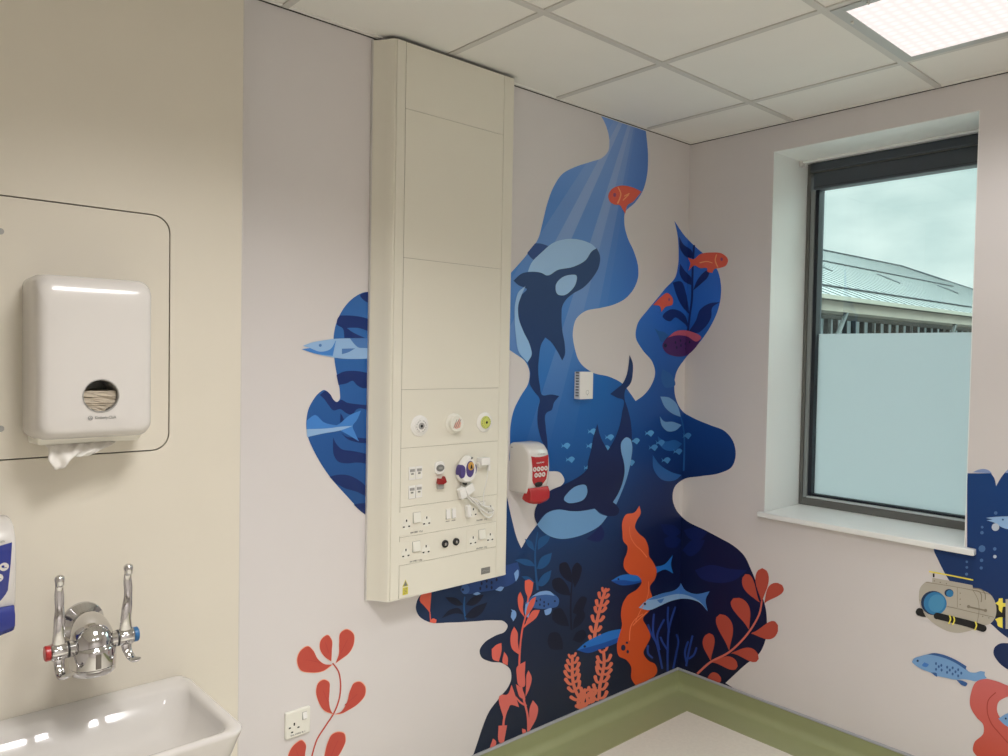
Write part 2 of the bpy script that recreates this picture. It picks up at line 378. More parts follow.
dg = bpy.context.evaluated_depsgraph_get(); nm = bpy.data.meshes.new_from_object(cover.evaluated_get(dg))
cover.modifiers.clear(); cover.data = nm; bpy.data.objects.remove(cut); kid(cover, td)
for p in nm.polygons: p.use_smooth = True
nm.set_sharp_from_angle(angle=math.radians(40))
bm = bmesh.new()   # chute under the cover
loft(bm, [[Vector((TX+x, -PD-y, 1.4655)) for x, y in ((-.125, .001), (.125, .001), (.118, .120), (-.118, .120))], [Vector((TX+x, -PD-y, 1.425)) for x, y in ((-.120, .001), (.120, .001), (.110, .075), (-.110, .075))]])
kid(obj('chute', bm, M['creamplastic'], bevel=.006, seg=3), td)
bm = bmesh.new(); cyl(bm, (WX, -PD-.046, WZ), (WX, -PD-.050, WZ), .038, n=40); kid(obj('window_backing', bm, M['greyplastic']), td)
bm = bmesh.new(); lathe(bm, (WX, -PD-.1388, WZ), (0, -1, 0), [(0, .0385), (.0042, .0400), (.0046, .0385), (.003, .0375), (0, .0370)], 48); kid(obj('window_rim', bm, M['midgrey'], smooth=True), td)
text('lettering', 'Kimberly-Clark', .010, (WX+.010, -PD-.1415, 1.491), 'y', M['greyplastic'], td, width=.046)
bm = bmesh.new(); lathe(bm, (WX-.023, -PD-.1412, 1.491), (0, -1, 0), [(0, .0052), (.0008, .0052), (.0008, .0040), (0, .0040)], 24); tube(bm, [(WX-.0255, -PD-.1422, 1.4885), (WX-.023, -PD-.1422, 1.4935), (WX-.0205, -PD-.1422, 1.4885)], .0005, 6)
kid(obj('logo', bm, M['greyplastic']), td)
# folded towels seen through the window
bm = bmesh.new(); z = 1.506
for i in range(20):
    h = .0022+.0012*random.random(); x0, x1 = WX-.037, WX+.037; y = -PD-.128-.006*random.random()
    if z+h > WZ+.014: break
    P0 = []; P1 = []
    for k in range(13):
        x = x0+(x1-x0)*k/12; w = .0010*math.sin(k*.9+i*1.7)
        hw = math.sqrt(max(0, .037**2-(z-WZ)**2))
        x = WX+(x-WX)/.037*max(.012, hw)*.98
        P0.append(Vector((x, y+w, z+.0006*math.sin(k+i)))); P1.append(Vector((x, y+w, z+h*.75+.0006*math.sin(k+i))))
    back = [Vector((p.x, -PD-.055, p.z)) for p in P0]; back1 = [Vector((p.x, -PD-.055, p.z)) for p in P1]
    loft(bm, [P0+back[::-1], P1+back1[::-1]]); z += h
tag(obj('paper_towel_stack', bm, M['towel2']), 'stack of folded paper towels seen through the round dispenser window', 'paper towels')
# towel hanging out of the chute
bm = bmesh.new(); nu, nv = 26, 12; grid = []
for j in range(nv+1):
    t = j/nv; row = []
    for i in range(nu+1):
        s = i/nu; x = -2.840+.165*s*(1-.45*t)+.012*t
        drop = .052*t*(1.15-.75*s)+.006*math.sin(s*9)*t
        y = -PD-.066-.030*math.sin(t*1.9)-.008*math.sin(s*17+t*3)*t-.004*math.sin(s*31)
        row.append(bm.verts.new((x+.004*math.sin(t*8+s*5), y, 1.428-drop)))
    grid.append(row)
for j in range(nv):
    for i in range(nu): bm.faces.new((grid[j][i], grid[j][i+1], grid[j+1][i+1], grid[j+1][i]))
o = obj('paper_towel', bm, M['paper'], smooth=True, angle=180); sm = o.modifiers.new('s', 'SOLIDIFY'); sm.thickness = .0012
tag(o, 'crumpled white paper towel hanging from the bottom of the dispenser', 'paper towel')

# ------------------------------------------------------------------ soap dispensers
def soap(name, label, x, y0, z0, z1, face, lever, marks, spotm):
    """x centre, y0 wall plane, z0 bottom of body, z1 top; faces -y"""
    d = empty(name, label, 'soap dispenser', (x, y0, z0)); hw = .056; hgt = z1-z0
    bm = bmesh.new()
    side = [(0, z0+.020), (0, z1-.004), (.012, z1), (.060, z1), (.085, z1-.008), (.104, z1-.028), (.114, z1-.058), (.117, z1-.095), (.113, z1-.14), (.103, z0+.034), (.098, z0+.024), (.060, z0+.020)]
    rings = []
    for (sx, inset) in ((-hw, .010), (-hw+.003, .003), (-hw+.010, 0), (hw-.010, 0), (hw-.003, .003), (hw, .010)):
        cz = (z0+z1)/2
        rings.append([Vector((x+sx, y0-.0005-max(0, dd-inset*(dd/.12)), cz+(zz-cz)*(1-inset/hgt*2))) for dd, zz in side])
    loft(bm, rings); kid(obj('body', bm, M['whiteplastic'], smooth=True, angle=50), d)
    # coloured shield following the front curve
    def fy(z):
        pts = sorted([(zz, dd) for dd, zz in side[5:11]]);
        if z <= pts[0][0]: return pts[0][1]
        for (a, b) in zip(pts, pts[1:]):
            if a[0] <= z <= b[0]: return a[1]+(b[1]-a[1])*(z-a[0])/(b[0]-a[0])
        return pts[-1][1]
    bm = bmesh.new(); rows = []
    ztop, zbot = z1-.052, z0+.048; n = 16
    for k in range(n+1):
        t = k/n; z = ztop+(zbot-ztop)*t; w = .047*(1-.22*t-.55*max(0, t-.75)/.25*(t-.6)/.4*1.0)
        rows.append([bm.verts.new((x+w*s, y0-fy(z)-.0012, z+(.006*(1-t))*(s*s))) for s in (-1, -.5, 0, .5, 1)])
    for A, B in zip(rows, rows[1:]):
        for i in range(4): bm.faces.new((A[i], A[i+1], B[i+1], B[i]))
    o = obj('front_label', bm, face, smooth=True, angle=180); kid(o, d)
    mi = 0
    for (r, n_) in ((0, 4), (1, 3)):
        for i in range(n_):
            xx = x+(i-(n_-1)/2)*.0205; zz = z1-.098-r*.024
            bm = bmesh.new(); cyl(bm, (xx, y0-fy(zz)-.0012, zz), (xx, y0-fy(zz)-.0022, zz), .0092, n=24); c = obj('icon_disc', bm, M['whiteplastic']); kid(c, d)
            bm = bmesh.new(); cyl(bm, (xx-.002, y0-fy(zz)-.0021, zz+.001), (xx-.002, y0-fy(zz)-.0026, zz+.001), .0030, n=10); box(bm, xx-.001, xx+.005, y0-fy(zz)-.0026, y0-fy(zz)-.0022, zz-.003, zz-.0015); kid(obj('icon_mark', bm, spotm), d)
    z = zbot+.012; bm = bmesh.new()
    loft(bm, [[Vector((x+.021*math.cos(t), y0-fy(z)-q, z+.0115*math.sin(t))) for t in [2*PI*k/28 for k in range(28)]] for q in (.0005, .0030)]); kid(obj('level_window', bm, M['black']), d)
    text('lettering', marks[0], .008, (x, y0-fy(z1-.072)-.0022, z1-.074), 'y', M['whiteplastic'], d, width=.040)
    text('lettering', marks[1], .008, (x+.012, y0-fy(z1-.036)-.0045, z1-.042), 'y', M['midgrey'], d, width=.042)
    # push lever: arched bar below
    bm = bmesh.new(); prof = [(.094, z0+.046), (.112, z0+.047), (.122, z0+.028), (.121, z0+.002), (.110, z0-.010), (.088, z0-.007), (.070, z0+.001), (.074, z0+.012)]
    rings = []
    for sx, k in ((-.052, .0), (-.046, .25), (-.025, .75), (0, 1), (.025, .75), (.046, .25), (.052, 0)):
        rings.append([Vector((x+sx, y0-dd, zz+(-.010*k if zz < z0+.02 else 0))) for dd, zz in prof])
    loft(bm, rings); kid(obj('push_lever', bm, lever, bevel=.002, seg=2), d)
    bm = bmesh.new(); cyl(bm, (x-hw+.010, y0-.012, z1-.02), (x-hw-.0008, y0-.012, z1-.02), .003, n=12); kid(obj('key_slot', bm, M['greyplastic']), d)
    return d
soap('soap_dispenser', 'white soap dispenser with red front label and red push lever beside the services unit', -1.118, 0, 1.094, 1.313, M['red'], M['red'], ('instantFOAM', 'DEB'), M['red'])
soap('soap_dispenser', 'white dispenser with blue label and blue push lever cut off at the photo left edge', -2.959, -PD, 1.022, 1.260, M['blue'], M['blue'], ('Moisturising', 'Hand wash'), M['blue'])

# ------------------------------------------------------------------ wall tap with two lever handles
tp = empty('lever_tap', 'chrome wall mounted mixer tap with two long lever handles above the basin', 'tap', (-2.742, -PD, .966))
TXc, TYc = -2.752, -.270
bm = bmesh.new(); lathe(bm, (-2.742, -PD+.0005, .967), (0, -1, 0), [(0, 0), (0, .049), (.008, .048), (.022, .033), (.030, .026), (.034, .025)], 40); kid(obj('wall_rose', bm, M['chrome'], smooth=True), tp)
bm = bmesh.new()
pth = smoothpath([(-2.742, -PD-.030, .967), (-2.743, -.19, .972), (-2.747, -.225, .972), (-2.752, -.262, .962), (-2.752, -.270, .945)], 6)
tube(bm, pth, [.030+.017*min(1, i/(len(pth)*.7)) for i in range(len(pth))], 28); kid(obj('body_arm', bm, M['chrome'], smooth=True, angle=60), tp)
bm = bmesh.new(); lathe(bm, (TXc, TYc, .884), (0, 0, 1), [(0, 0), (0, .040), (.003, .046), (.006, .0495), (.018, .0500), (.0192, .0485), (.0206, .0503), (.058, .0510), (.064, .0500), (.067, .0470), (.071, .0440), (.078, .0400), (.083, .031), (.086, .016), (.087, 0)], 44)
body = obj('mixer_body', bm, M['chrome'], smooth=True, angle=50); kid(body, tp)
bm = bmesh.new(); box(bm, TXc-.006, TXc+.006, TYc-.0522, TYc-.045, .907, .942); kid(obj('scale_slot', bm, M['wood'], bevel=.001), tp)
for (sgn, xe, capm, cn, yc, zc) in ((-1, -2.826, M['tapred'], 'red end cap', -.280, .9555), (1, -2.682, M['tapblue'], 'blue end cap', -.278, .9565)):
    bm = bmesh.new(); tube(bm, [(TXc+sgn*.020, TYc, zc-.004), (xe-sgn*.016, yc, zc)], .019, 24); kid(obj('cross_tube', bm, M['chrome'], smooth=True, angle=60), tp)
    bm = bmesh.new(); lathe(bm, (xe-sgn*.021, yc, zc), (sgn, 0, 0), [(0, .019), (.0045, .0195), (.005, .017)], 28); kid(obj('seal_ring', bm, M['black'], smooth=True), tp)
    bm = bmesh.new(); lathe(bm, (xe-sgn*.016, yc, zc), (sgn, 0, 0), [(0, 0), (0, .019), (.003, .0205), (.028, .0205), (.032, .019), (.032, 0)], 32)
    hub = obj('lever_hub', bm, M['chrome'], smooth=True, angle=40); kid(hub, tp)
    bm = bmesh.new(); lathe(bm, (xe+sgn*.018, yc, zc), (sgn, 0, 0), [(0, 0), (0, .0175), (.009, .0175), (.011, .0155), (.011, 0)], 28); c = obj('end_cap', bm, capm, smooth=True, angle=40); c['label'] = cn; kid(c, tp)
    # lever: flat waisted blade going up to a rounded finger knob, hooked tail below
    bm = bmesh.new(); dx = .012 if sgn > 0 else .004
    spine = smoothpath([(xe, yc-.004, zc+.006), (xe-.001, yc-.006, zc+.040), (xe+dx*.2, yc-.004, zc+.075), (xe+dx*.6, yc+.004, zc+.105), (xe+dx*.5, yc+.006, zc+.140), (xe+dx*.6, yc+.003, zc+.160)], 6)
    rings = []
    for i, p in enumerate(spine):
        t = i/(len(spine)-1); w = .0150-.0058*math.sin(min(1, t*1.1)*PI*.5)+(.0006*math.sin(t*20)); th = .0065-.002*t
        rings.append([p+Vector((w*math.cos(a), th*math.sin(a), 0)) for a in [2*PI*k/16 for k in range(16)]])
    loft(bm, rings)
    tip = spine[-1]; lathe(bm, tip-Vector((0, 0, .012)), (0, .05, 1), [(0, .006), (.004, .0095), (.012, .0100), (.018, .0112), (.024, .0095), (.027, .005), (.028, 0)], 20)
    kid(obj('lever', bm, M['chrome'], smooth=True, angle=50), tp)
    bm = bmesh.new(); sp = smoothpath([(xe, yc-.004, zc-.008), (xe+sgn*.001, yc-.010, zc-.030), (xe+sgn*.004+.003, yc-.022, zc-.046), (xe+sgn*.005+.006, yc-.040, zc-.050), (xe+.008, yc-.050, zc-.042)], 5)
    rings = []
    for i, p in enumerate(sp):
        t = i/(len(sp)-1); dd = (sp[min(i+1, len(sp)-1)]-sp[max(i-1, 0)]).normalized(); up = Vector((1, 0, 0)).cross(dd).normalized()
        w = .0130-.003*math.sin(t*PI)
        rings.append([p+Vector((w*math.cos(a), 0, 0))+up*(.0042*math.sin(a)) for a in [2*PI*k/14 for k in range(14)]])
    loft(bm, rings); kid(obj('lever_tail', bm, M['chrome'], smooth=True, angle=50), tp)

# ------------------------------------------------------------------ basin
bs = empty('basin', 'white glazed ceramic hand basin fixed to the cream panel', 'basin', (-2.76, -PD, .60))
bx0, bx1, by0, by1 = -3.04, -2.484, -PD-.0006, -.535
bcx, bcy, bhw, bhd = (bx0+bx1)/2, (by0+by1)/2, (bx1-bx0)/2, (by0-by1)/2
def br(ins, z, r, back=0, zb=0, side=0):
    out = []
    for x, y in rrect(bcx, bcy-back/2, bhw-ins, bhd-ins-back/2, r, 7):
        f = max(0, (y-bcy)/bhd)
        out.append(Vector((x, min(y, by0), z+zb*f)))
    return out
bm = bmesh.new()
loft(bm, [br(.090, .575, .06), br(.060, .600, .07), br(.022, .660, .065), br(.009, .710, .055), br(.004, .738, .045), br(.0005, .753, .040), br(.0, .759, .038), br(.003, .7635, .036), br(.009, .7650, .034), br(.017, .7640, .036, .008), br(.024, .7615, .042, .022), br(.029, .7530, .048, .034), br(.032, .7380, .052, .044), br(.044, .7180, .060, .050), br(.062, .6980, .070, .052), br(.085, .6840, .070, .055), br(.115, .6760, .060, .05), br(.150, .6720, .04, .05)])
for v in bm.verts:           # raised back ledge against the panel
    if v.co.y > by0-.014 and v.co.z > .745: v.co.z += .004
kid(obj('bowl', bm, M['ceramic'], smooth=True, angle=80), bs)
bm = bmesh.new(); lathe(bm, (bcx, bcy-.02, .6725), (0, 0, 1), [(0, .030), (.003, .029), (.0035, .024), (.001, .020), (0, 0)], 28); kid(obj('waste', bm, M['chrome'], smooth=True), bs)

# ------------------------------------------------------------------ bedhead services unit
TD = .072
tr = empty('bedhead_services_unit', 'tall cream vertical medical services unit with sockets and gas outlets', 'services unit', (-1.52, 0, .81))
zb0, zt0 = .812, H-.010
def tpt(px, py, off=0): return on(1, -TD-off, px, py)
prof = [(-1.837, .0005), (-1.836, .006), (-1.822, .020), (-1.806, .044), (-1.798, .062), (-1.790, .070), (-1.782, TD), (-1.258, TD), (-1.250, .070), (-1.242, .062), (-1.232, .044), (-1.216, .020), (-1.203, .006), (-1.202, .0005)]
bm = bmesh.new(); loft(bm, [[Vector((x, -d, zb0)) for x, d in prof], [Vector((x, -d, zt0)) for x, d in prof]]); kid(obj('housing', bm, M['trunk'], smooth=True, angle=28), tr)
bm = bmesh.new(); box(bm, -1.8395, -1.8372, -.012, -.0005, zb0-.004, zt0); box(bm, -1.2018, -1.1995, -.012, -.0005, zb0-.004, zt0); kid(obj('edge_lip', bm, M['whiteplastic']), tr)
bm = bmesh.new(); loft(bm, [[Vector((x, -d*1.02-.0002, zb0-.003)) for x, d in prof], [Vector((x, -d*1.02-.0002, zb0-.0002)) for x, d in prof]]); kid(obj('end_cap', bm, M['creamplastic']), tr)
bm = bmesh.new(); loft(bm, [[Vector((x*.99-.015, -d*.96, zt0+.0005)) for x, d in prof], [Vector((x*.99-.015, -d*.96, H-.0066)) for x, d in prof]]); kid(obj('top_gap', bm, M['gap']), tr)
# side rails
PXL, PXR = -1.747, -1.306
bm = bmesh.new(); box(bm, -1.784, PXL-.0015, -TD-.0035, -TD+.001, zb0, zt0); kid(obj('side_rail', bm, M['trunk'], bevel=.0015), tr)
bm = bmesh.new(); box(bm, PXR+.0025, -1.254, -TD-.0035, -TD+.001, zb0, zt0); kid(obj('side_rail', bm, M['trunk'], bevel=.0015), tr)
bm = bmesh.new(); box(bm, PXL-.004, PXR+.004, -TD-.0006, -TD+.002, zb0+.001, zt0-.001); kid(obj('panel_joint', bm, M['trunkgap']), tr)
seams = [zt0, 2.487, 1.984, 1.534, 1.332, 1.128, 1.024, .927, zb0]
YF = -TD-.003
for za, zb in zip(seams, seams[1:]):
    bm = bmesh.new(); box(bm, PXL+.0001, PXR+(.0015), YF, -TD-.0007, zb+.0006, za-.0006); kid(obj('fascia_panel', bm, M['trunk'], bevel=.0004, seg=1), tr)
def part(name, bm, m, par=None, **k):
    o = obj(name, bm, m, **k)
    if par is None: kid(o, tr)
    else: o.parent = par; o.matrix_parent_inverse = Matrix.Translation(-Vector(tr.location)) if False else Matrix.Identity(4)
    return o
# sub-part helper: the part sits with identity world via kid(); children take the same world coordinates
def sub(name, bm, m, par, **k):
    o = obj(name, bm, m, **k); o.parent = par; return o
# gas outlets
for (px, py, ring, face, lb) in ((418.8, 425.7, M['bright'], M['bright'], 'white outlet'), (453, 423.3, M['creamplastic'], M['creamplastic'], 'white outlet with pink symbol'), (483.7, 422.1, M['bright'], M['lime'], 'yellow-green outlet')):
    c = tpt(px, py); x, z = c.x, c.z
    bm = bmesh.new(); dd = .014 if 'pink' in lb else .003
    lathe(bm, (x, YF+.0002, z), (0, -1, 0), [(0, 0), (0, .037), (.003, .037), (.004, .035), (.006, .030), (.008, .028), (.008, 0)], 40)
    g = obj('gas_outlet', bm, ring, smooth=True, angle=30); g['label'] = lb; kid(g, tr)
    bm = bmesh.new(); r = .0235 if 'pink' not in lb else .029
    lathe(bm, (x, YF-.0075, z), (0, -1, 0), [(0, 0), (0, r), (dd, r), (dd+.002, r-.002), (dd+.002, 0)], 36); sub('outlet_face', bm, face, g, smooth=True, angle=30)
    yf = YF-.0075-dd-.002
    if 'pink' in lb:
        bm = bmesh.new(); v = [Vector((x+a, yf-.0004, z+b)) for a, b in ((-.018, -.012), (-.006, -.018), (.012, -.014), (.016, .002), (.008, .020), (.002, .012), (-.004, .006), (-.012, .004))]; bm.faces.new([bm.verts.new(p) for p in v]); sub('symbol', bm, M['pink'], g)
        bm = bmesh.new()
        for a in (-.012, -.003, .006): tube(bm, [(x+a-.006, yf-.0006, z-.014), (x+a+.009, yf-.0006, z+.016)], .0009, 6)
        sub('symbol_line', bm, M['greyplastic'], g)
    else:
        bm = bmesh.new(); lathe(bm, (x, yf+.0002, z), (0, -1, 0), [(0, .0115), (.0035, .0115), (.0035, .0055), (0, .0055)], 28); sub('probe_collar', bm, M['midgrey'] if 'white' in lb else M['lime'], g)
        bm = bmesh.new(); cyl(bm, (x, yf+.0002, z), (x, yf-.002, z), .0055, n=20); sub('probe_port', bm, M['black'], g)
        bm = bmesh.new()
        for k in range(14):
            if k in (3, 10): continue
            a0 = 2*PI*k/14; a1 = a0+.26
            tube(bm, [(x+.0195*math.cos(t), yf-.0003, z+.0195*math.sin(t)) for t in (a0, (a0+a1)/2, a1)], .0010, 5)
        sub('ring_lettering', bm, M['greyplastic'], g)
# data outlets
for (px0, py0) in ((411.3, 473.3), (418.2, 472.4), (411, 492), (418, 491)):
    c = tpt(px0, py0); x, z = c.x, c.z
    bm = bmesh.new(); box(bm, x-.0135, x+.0135, YF-.003, YF+.0005, z-.0225, z+.0225); g = obj('data_outlet', bm, M['bright'], bevel=.0008); kid(g, tr)
    bm = bmesh.new(); box(bm, x-.009, x+.009, YF-.0055, YF-.0028, z+.006, z+.015); sub('label_window', bm, M['midgrey'], g)
    bm = bmesh.new(); box(bm, x-.0085, x+.0085, YF-.0034, YF-.0028, z-.016, z+.002); sub('shutter', bm, M['creamplastic'], g, bevel=.0002)
    bm = bmesh.new(); box(bm, x-.005, x+.005, YF-.0045, YF-.0030, z-.004, z+.001); sub('jack_opening', bm, M['greyplastic'], g)
# rocker light switches
for (px, py) in ((447.2, 513.8), (453, 512.9)):
    c = tpt(px, py); x, z = c.x, c.z
    bm = bmesh.new(); box(bm, x-.0105, x+.0105, YF-.0022, YF+.0005, z-.0195, z+.0195); g = obj('rocker_switch', bm, M['creamplastic'], bevel=.0005); kid(g, tr)
    bm = bmesh.new(); loft(bm, [[Vector((x-.008, y, zz)) for y, zz in ((YF-.002, z+.016), (YF-.0065, z-.016), (YF-.002, z-.016))], [Vector((x+.008, y, zz)) for y, zz in ((YF-.002, z+.016), (YF-.0065, z-.016), (YF-.002, z-.016))]]); sub('rocker', bm, M['bright'], g)
    bm = bmesh.new(); box(bm, x-.009, x-.0075, YF-.0030, YF-.0020, z-.017, z+.017); box(bm, x-.009, x+.009, YF-.0030, YF-.0020, z-.018, z-.0165); sub('rocker_gap', bm, M['midgrey'], g)
    text('lettering', 'LIGHT', .005, (x, YF-.0004, z-.027), 'y', M['greyplastic'], tr, width=.017)
# mains sockets
def pins(x, z, par):
    bm = bmesh.new(); lathe(bm, (x, YF-.0005, z-.002), (0, -1, 0), [(0, .0185), (.0005, .0185), (.0005, 0)], 28); sub('socket_face', bm, M['creamplastic'], par)
    bm = bmesh.new(); y0, y1 = YF-.0019, YF-.0009
    box(bm, x-.0022, x+.0022, y0, y1, z+.007, z+.0150); box(bm, x-.0145, x-.0075, y0, y1, z-.0120, z-.0075); box(bm, x+.0075, x+.0145, y0, y1, z-.0120, z-.0075); sub('pin_slot', bm, M['black'], par)
def double_socket(sw, p1, p2, lab, txt):
    c1, c2 = tpt(*p1), tpt(*p2); cx = (c1.x+c2.x)/2; cz = (c1.z+c2.z)/2
    bm = bmesh.new(); box(bm, c1.x-.030, c2.x+.030, YF-.0006, YF+.0005, cz-.040, cz+.042); g = obj('double_socket', bm, M['trunk'], bevel=.0003, seg=1); kid(g, tr)
    pins(c1.x, cz, g); pins(c2.x, cz, g)
    sx = cx; sz = cz+.017
    bm = bmesh.new(); box(bm, sx-.0165, sx+.0165, YF-.0012, YF-.0005, sz-.0185, sz+.0185); sub('switch_surround', bm, M['midgrey'], g)
    bm = bmesh.new(); loft(bm, [[Vector((sx-.0145, y, zz)) for y, zz in ((YF-.0010, sz+.0185), (YF-.0075, sz-.0160), (YF-.0010, sz-.0160))], [Vector((sx+.0160, y, zz)) for y, zz in ((YF-.0010, sz+.0185), (YF-.0075, sz-.0160), (YF-.0010, sz-.0160))]]); sub('switch', bm, M['creamplastic'], g)
    text('lettering', txt, .008, (cx, YF-.0010, cz-.034), 'y', M['greyplastic'], tr, width=.050)
double_socket((416, 514), (405.8, 523.3), (426, 520.9), None, '04-MB1 13.J')
double_socket((416, 543), (405.2, 552.6), (425.4, 549.3), None, '04-MB1 13.J')
double_socket((481, 500), (472.6, 512.2), (489.8, 509.0), None, '04-MB1 13.J')
double_socket((481, 530), (472.4, 540.2), (489.5, 537.0), None, '04-MB1 13.J')
# round aerial jacks
for (px, py) in ((444.2, 543.5), (455.1, 541.4)):
    c = tpt(px, py)
    bm = bmesh.new(); lathe(bm, (c.x, YF+.0002, c.z), (0, -1, 0), [(0, 0), (0, .0135), (.006, .0135), (.0075, .0115), (.0075, .007), (.004, .006)], 28); g = obj('aerial_jack', bm, M['black'], smooth=True, angle=35); g['label'] = 'black round jack'; kid(g, tr)
    bm = bmesh.new(); lathe(bm, (c.x, YF-.004, c.z), (0, -1, 0), [(0, .0055), (.004, .0055), (.0045, .0022), (.001, .0018), (.001, 0)], 20); sub('contact_ring', bm, M['chrome'], g, smooth=True)
# oval intercom socket
c = tpt(438.2, 467.6); bm = bmesh.new()
loft(bm, [[Vector((c.x+x, YF-d, c.z+z)) for x, z in rrect(0, 0, .021-s, .023-s, .016-s, 7)] for d, s in ((-.0003, 0), (.007, .0), (.009, .002))]); g = obj('handset_socket', bm, M['bright'], smooth=True, angle=40); kid(g, tr)
bm = bmesh.new(); loft(bm, [[Vector((c.x+.017*math.cos(t), YF-d, c.z+.0125*math.sin(t))) for t in [2*PI*k/28 for k in range(28)]] for d in (.0085, .011)]); sub('socket_insert', bm, M['greyplastic'], g)
bm = bmesh.new(); loft(bm, [[Vector((c.x+.009*math.cos(t), YF-d, c.z+.004*math.sin(t))) for t in [2*PI*k/20 for k in range(20)]] for d in (.0108, .0122)]); sub('contact_strip', bm, M['midgrey'], g)
# stickers
c = tpt(404.8, 586.5); bm = bmesh.new(); box(bm, c.x-.011, c.x+.011, YF-.0006, YF-.0001, c.z-.028, c.z-.002); g = obj('warning_sticker', bm, M['yellow']); g['label'] = 'yellow electrical warning sticker'; kid(g, tr)
bm = bmesh.new(); v = [(-.0125, .001), (.0125, .001), (.0, .025)]; loft(bm, [[Vector((c.x+a, y, c.z+b)) for a, b in v] for y in (YF-.0001, YF-.0006)]); sub('warning_triangle', bm, M['yellow'], g)
bm = bmesh.new(); loft(bm, [[Vector((c.x+a, y, c.z+b)) for a, b in ((-.0085, .003), (.0085, .003), (.0, .0205))] for y in (YF-.0006, YF-.0008)]); sub('triangle_symbol', bm, M['greyplastic'], g)
bm = bmesh.new()
for k in range(4): box(bm, c.x-.007, c.x+.007, YF-.0008, YF-.0006, c.z-.008-k*.005, c.z-.0065-k*.005)
sub('sticker_text', bm, M['wood'], g)
c = tpt(485, 570.2); bm = bmesh.new(); box(bm, c.x-.022, c.x+.022, YF-.0012, YF-.0001, c.z-.0125, c.z+.0115); g = obj('maker_plate', bm, M['greyplastic'], bevel=.0003); kid(g, tr)
bm = bmesh.new(); tube(bm, [(c.x-.017, YF-.0014, c.z-.004), (c.x-.008, YF-.0014, c.z+.003), (c.x+.002, YF-.0014, c.z-.003), (c.x+.017, YF-.0014, c.z-.002)], .0008, 6); sub('plate_logo', bm, M['midgrey'], g)
# red clip with clear holder (emergency release marker)
c = tpt(439.0, 480.2); rc = empty('cord_holder', 'small red angular clip with a clear holder left of the handset', 'cord clip', (c.x, YF, c.z))
bm = bmesh.new(); loft(bm, [[Vector((c.x+a, YF-d, c.z+b)) for a, b in ((-.018, -.010), (.004, -.013), (.020, -.006), (.010, .016), (.004, .006), (-.014, .010))] for d in (.004, .020)]); kid(obj('clip_block', bm, M['darkred'], bevel=.0015), rc)
bm = bmesh.new(); box(bm, c.x-.014, c.x+.012, YF-.012, YF-.0003, c.z-.030, c.z-.013); kid(obj('holder', bm, M['midgrey'], bevel=.002), rc)
# nurse call handset
c = tpt(463.2, 468.5); hs = empty('nurse_call_handset', 'white and purple egg-shaped nurse call handset with an amber button', 'handset', (c.x, YF, c.z))
def disc(name, pts, d0, d1, m, sh=.0015):
    bm = bmesh.new(); cx = sum(p[0] for p in pts)/len(pts); cz = sum(p[1] for p in pts)/len(pts)
    rr = []
    for d, s in ((d0, 1), (d1-sh, 1), (d1, .86)): rr.append([Vector((c.x+cx+(a-cx)*s, YF-d, c.z+cz+(b-cz)*s)) for a, b in pts])
    loft(bm, rr); o = obj(name, bm, m, smooth=True, angle=45); kid(o, hs); return o
def egg(cx, cz, rx, rz, n=36, k=.0, tilt=0):
    out = []
    for i in range(n):
        t = 2*PI*i/n; x = rx*math.cos(t)*(1-k*math.sin(t)); z = rz*math.sin(t); out.append((cx+x*math.cos(tilt)-z*math.sin(tilt), cz+x*math.sin(tilt)+z*math.cos(tilt)))
    return out
disc('handset_body', egg(0, 0, .037, .050, k=.28, tilt=-.18), .006, .032, M['bright'], .010)
disc('grip', egg(-.029, -.006, .0125, .025, tilt=-.05), .006, .034, M['purple'], .006)
disc('grip', egg(.030, -.002, .0085, .021, tilt=-.05), .006, .030, M['purple'], .006)
disc('face_panel', egg(.004, .002, .0185, .030), .030, .0350, M['purple'])
o = disc('call_button', egg(.005, .013, .0135, .0155), .0345, .0385, M['orangeprint']); o['label'] = 'amber call button'
disc('bell_symbol', [(.000, .004), (.010, .004), (.008, .014), (.005, .020), (.002, .014)], .038, .0392, M['black'], .0003)
disc('led', egg(.012, .041, .0055, .0035, 14, tilt=.6), .028, .0335, M['greyplastic'], .0005)
disc('strain_relief', egg(-.006, -.052, .006, .006, 14), .008, .022, M['black'])
# cable with its moulded plugs, loops over the sockets
cb = empty('call_cable', 'white coiled handset cable looping over the upper right sockets', 'cable', (c.x, YF, c.z-.06))
def T(px, py, d): p = on(1, YF-d, px, py); return p
def cpath(L, d=.012): return smoothpath([T(395+x/8.4, 450+y/8.4, d+(q[0] if q else 0)) for x, y, *q in L], 8)
bm = bmesh.new(); tube(bm, cpath([(560, 300), (552, 325), (548, 345), (580, 372), (640, 420), (700, 450), (770, 475), (815, 500), (822, 535), (800, 565), (765, 560), (735, 530), (690, 470), (640, 430), (600, 385)]), .0026, 8); kid(obj('cable', bm, M['bright'], smooth=True, angle=180), cb)
bm = bmesh.new(); tube(bm, cpath([(600, 365), (660, 425), (740, 505), (790, 530), (830, 510), (800, 480), (745, 470), (700, 425), (640, 400)], .018), .0026, 8); kid(obj('cable', bm, M['bright'], smooth=True, angle=180), cb)
def block(cx, cy, hw, hh, ang, d0, d1, name, par, m=M['bright']):
    p = T(395+cx/8.4, 450+cy/8.4, d0); bm = bmesh.new(); ca, sa = math.cos(ang), math.sin(ang)
    loft(bm, [[Vector((p.x+x*ca-z*sa, YF-d, p.z+x*sa+z*ca)) for x, z in rrect(0, 0, hw, hh, .004, 4)] for d in (d0, d1)]); return kid(obj(name, bm, m, bevel=.002), par)
block(547, 358, .014, .020, .35, .006, .026, 'plug_body', cb); block(608, 325, .019, .017, .45, .004, .022, 'plug_body', cb)
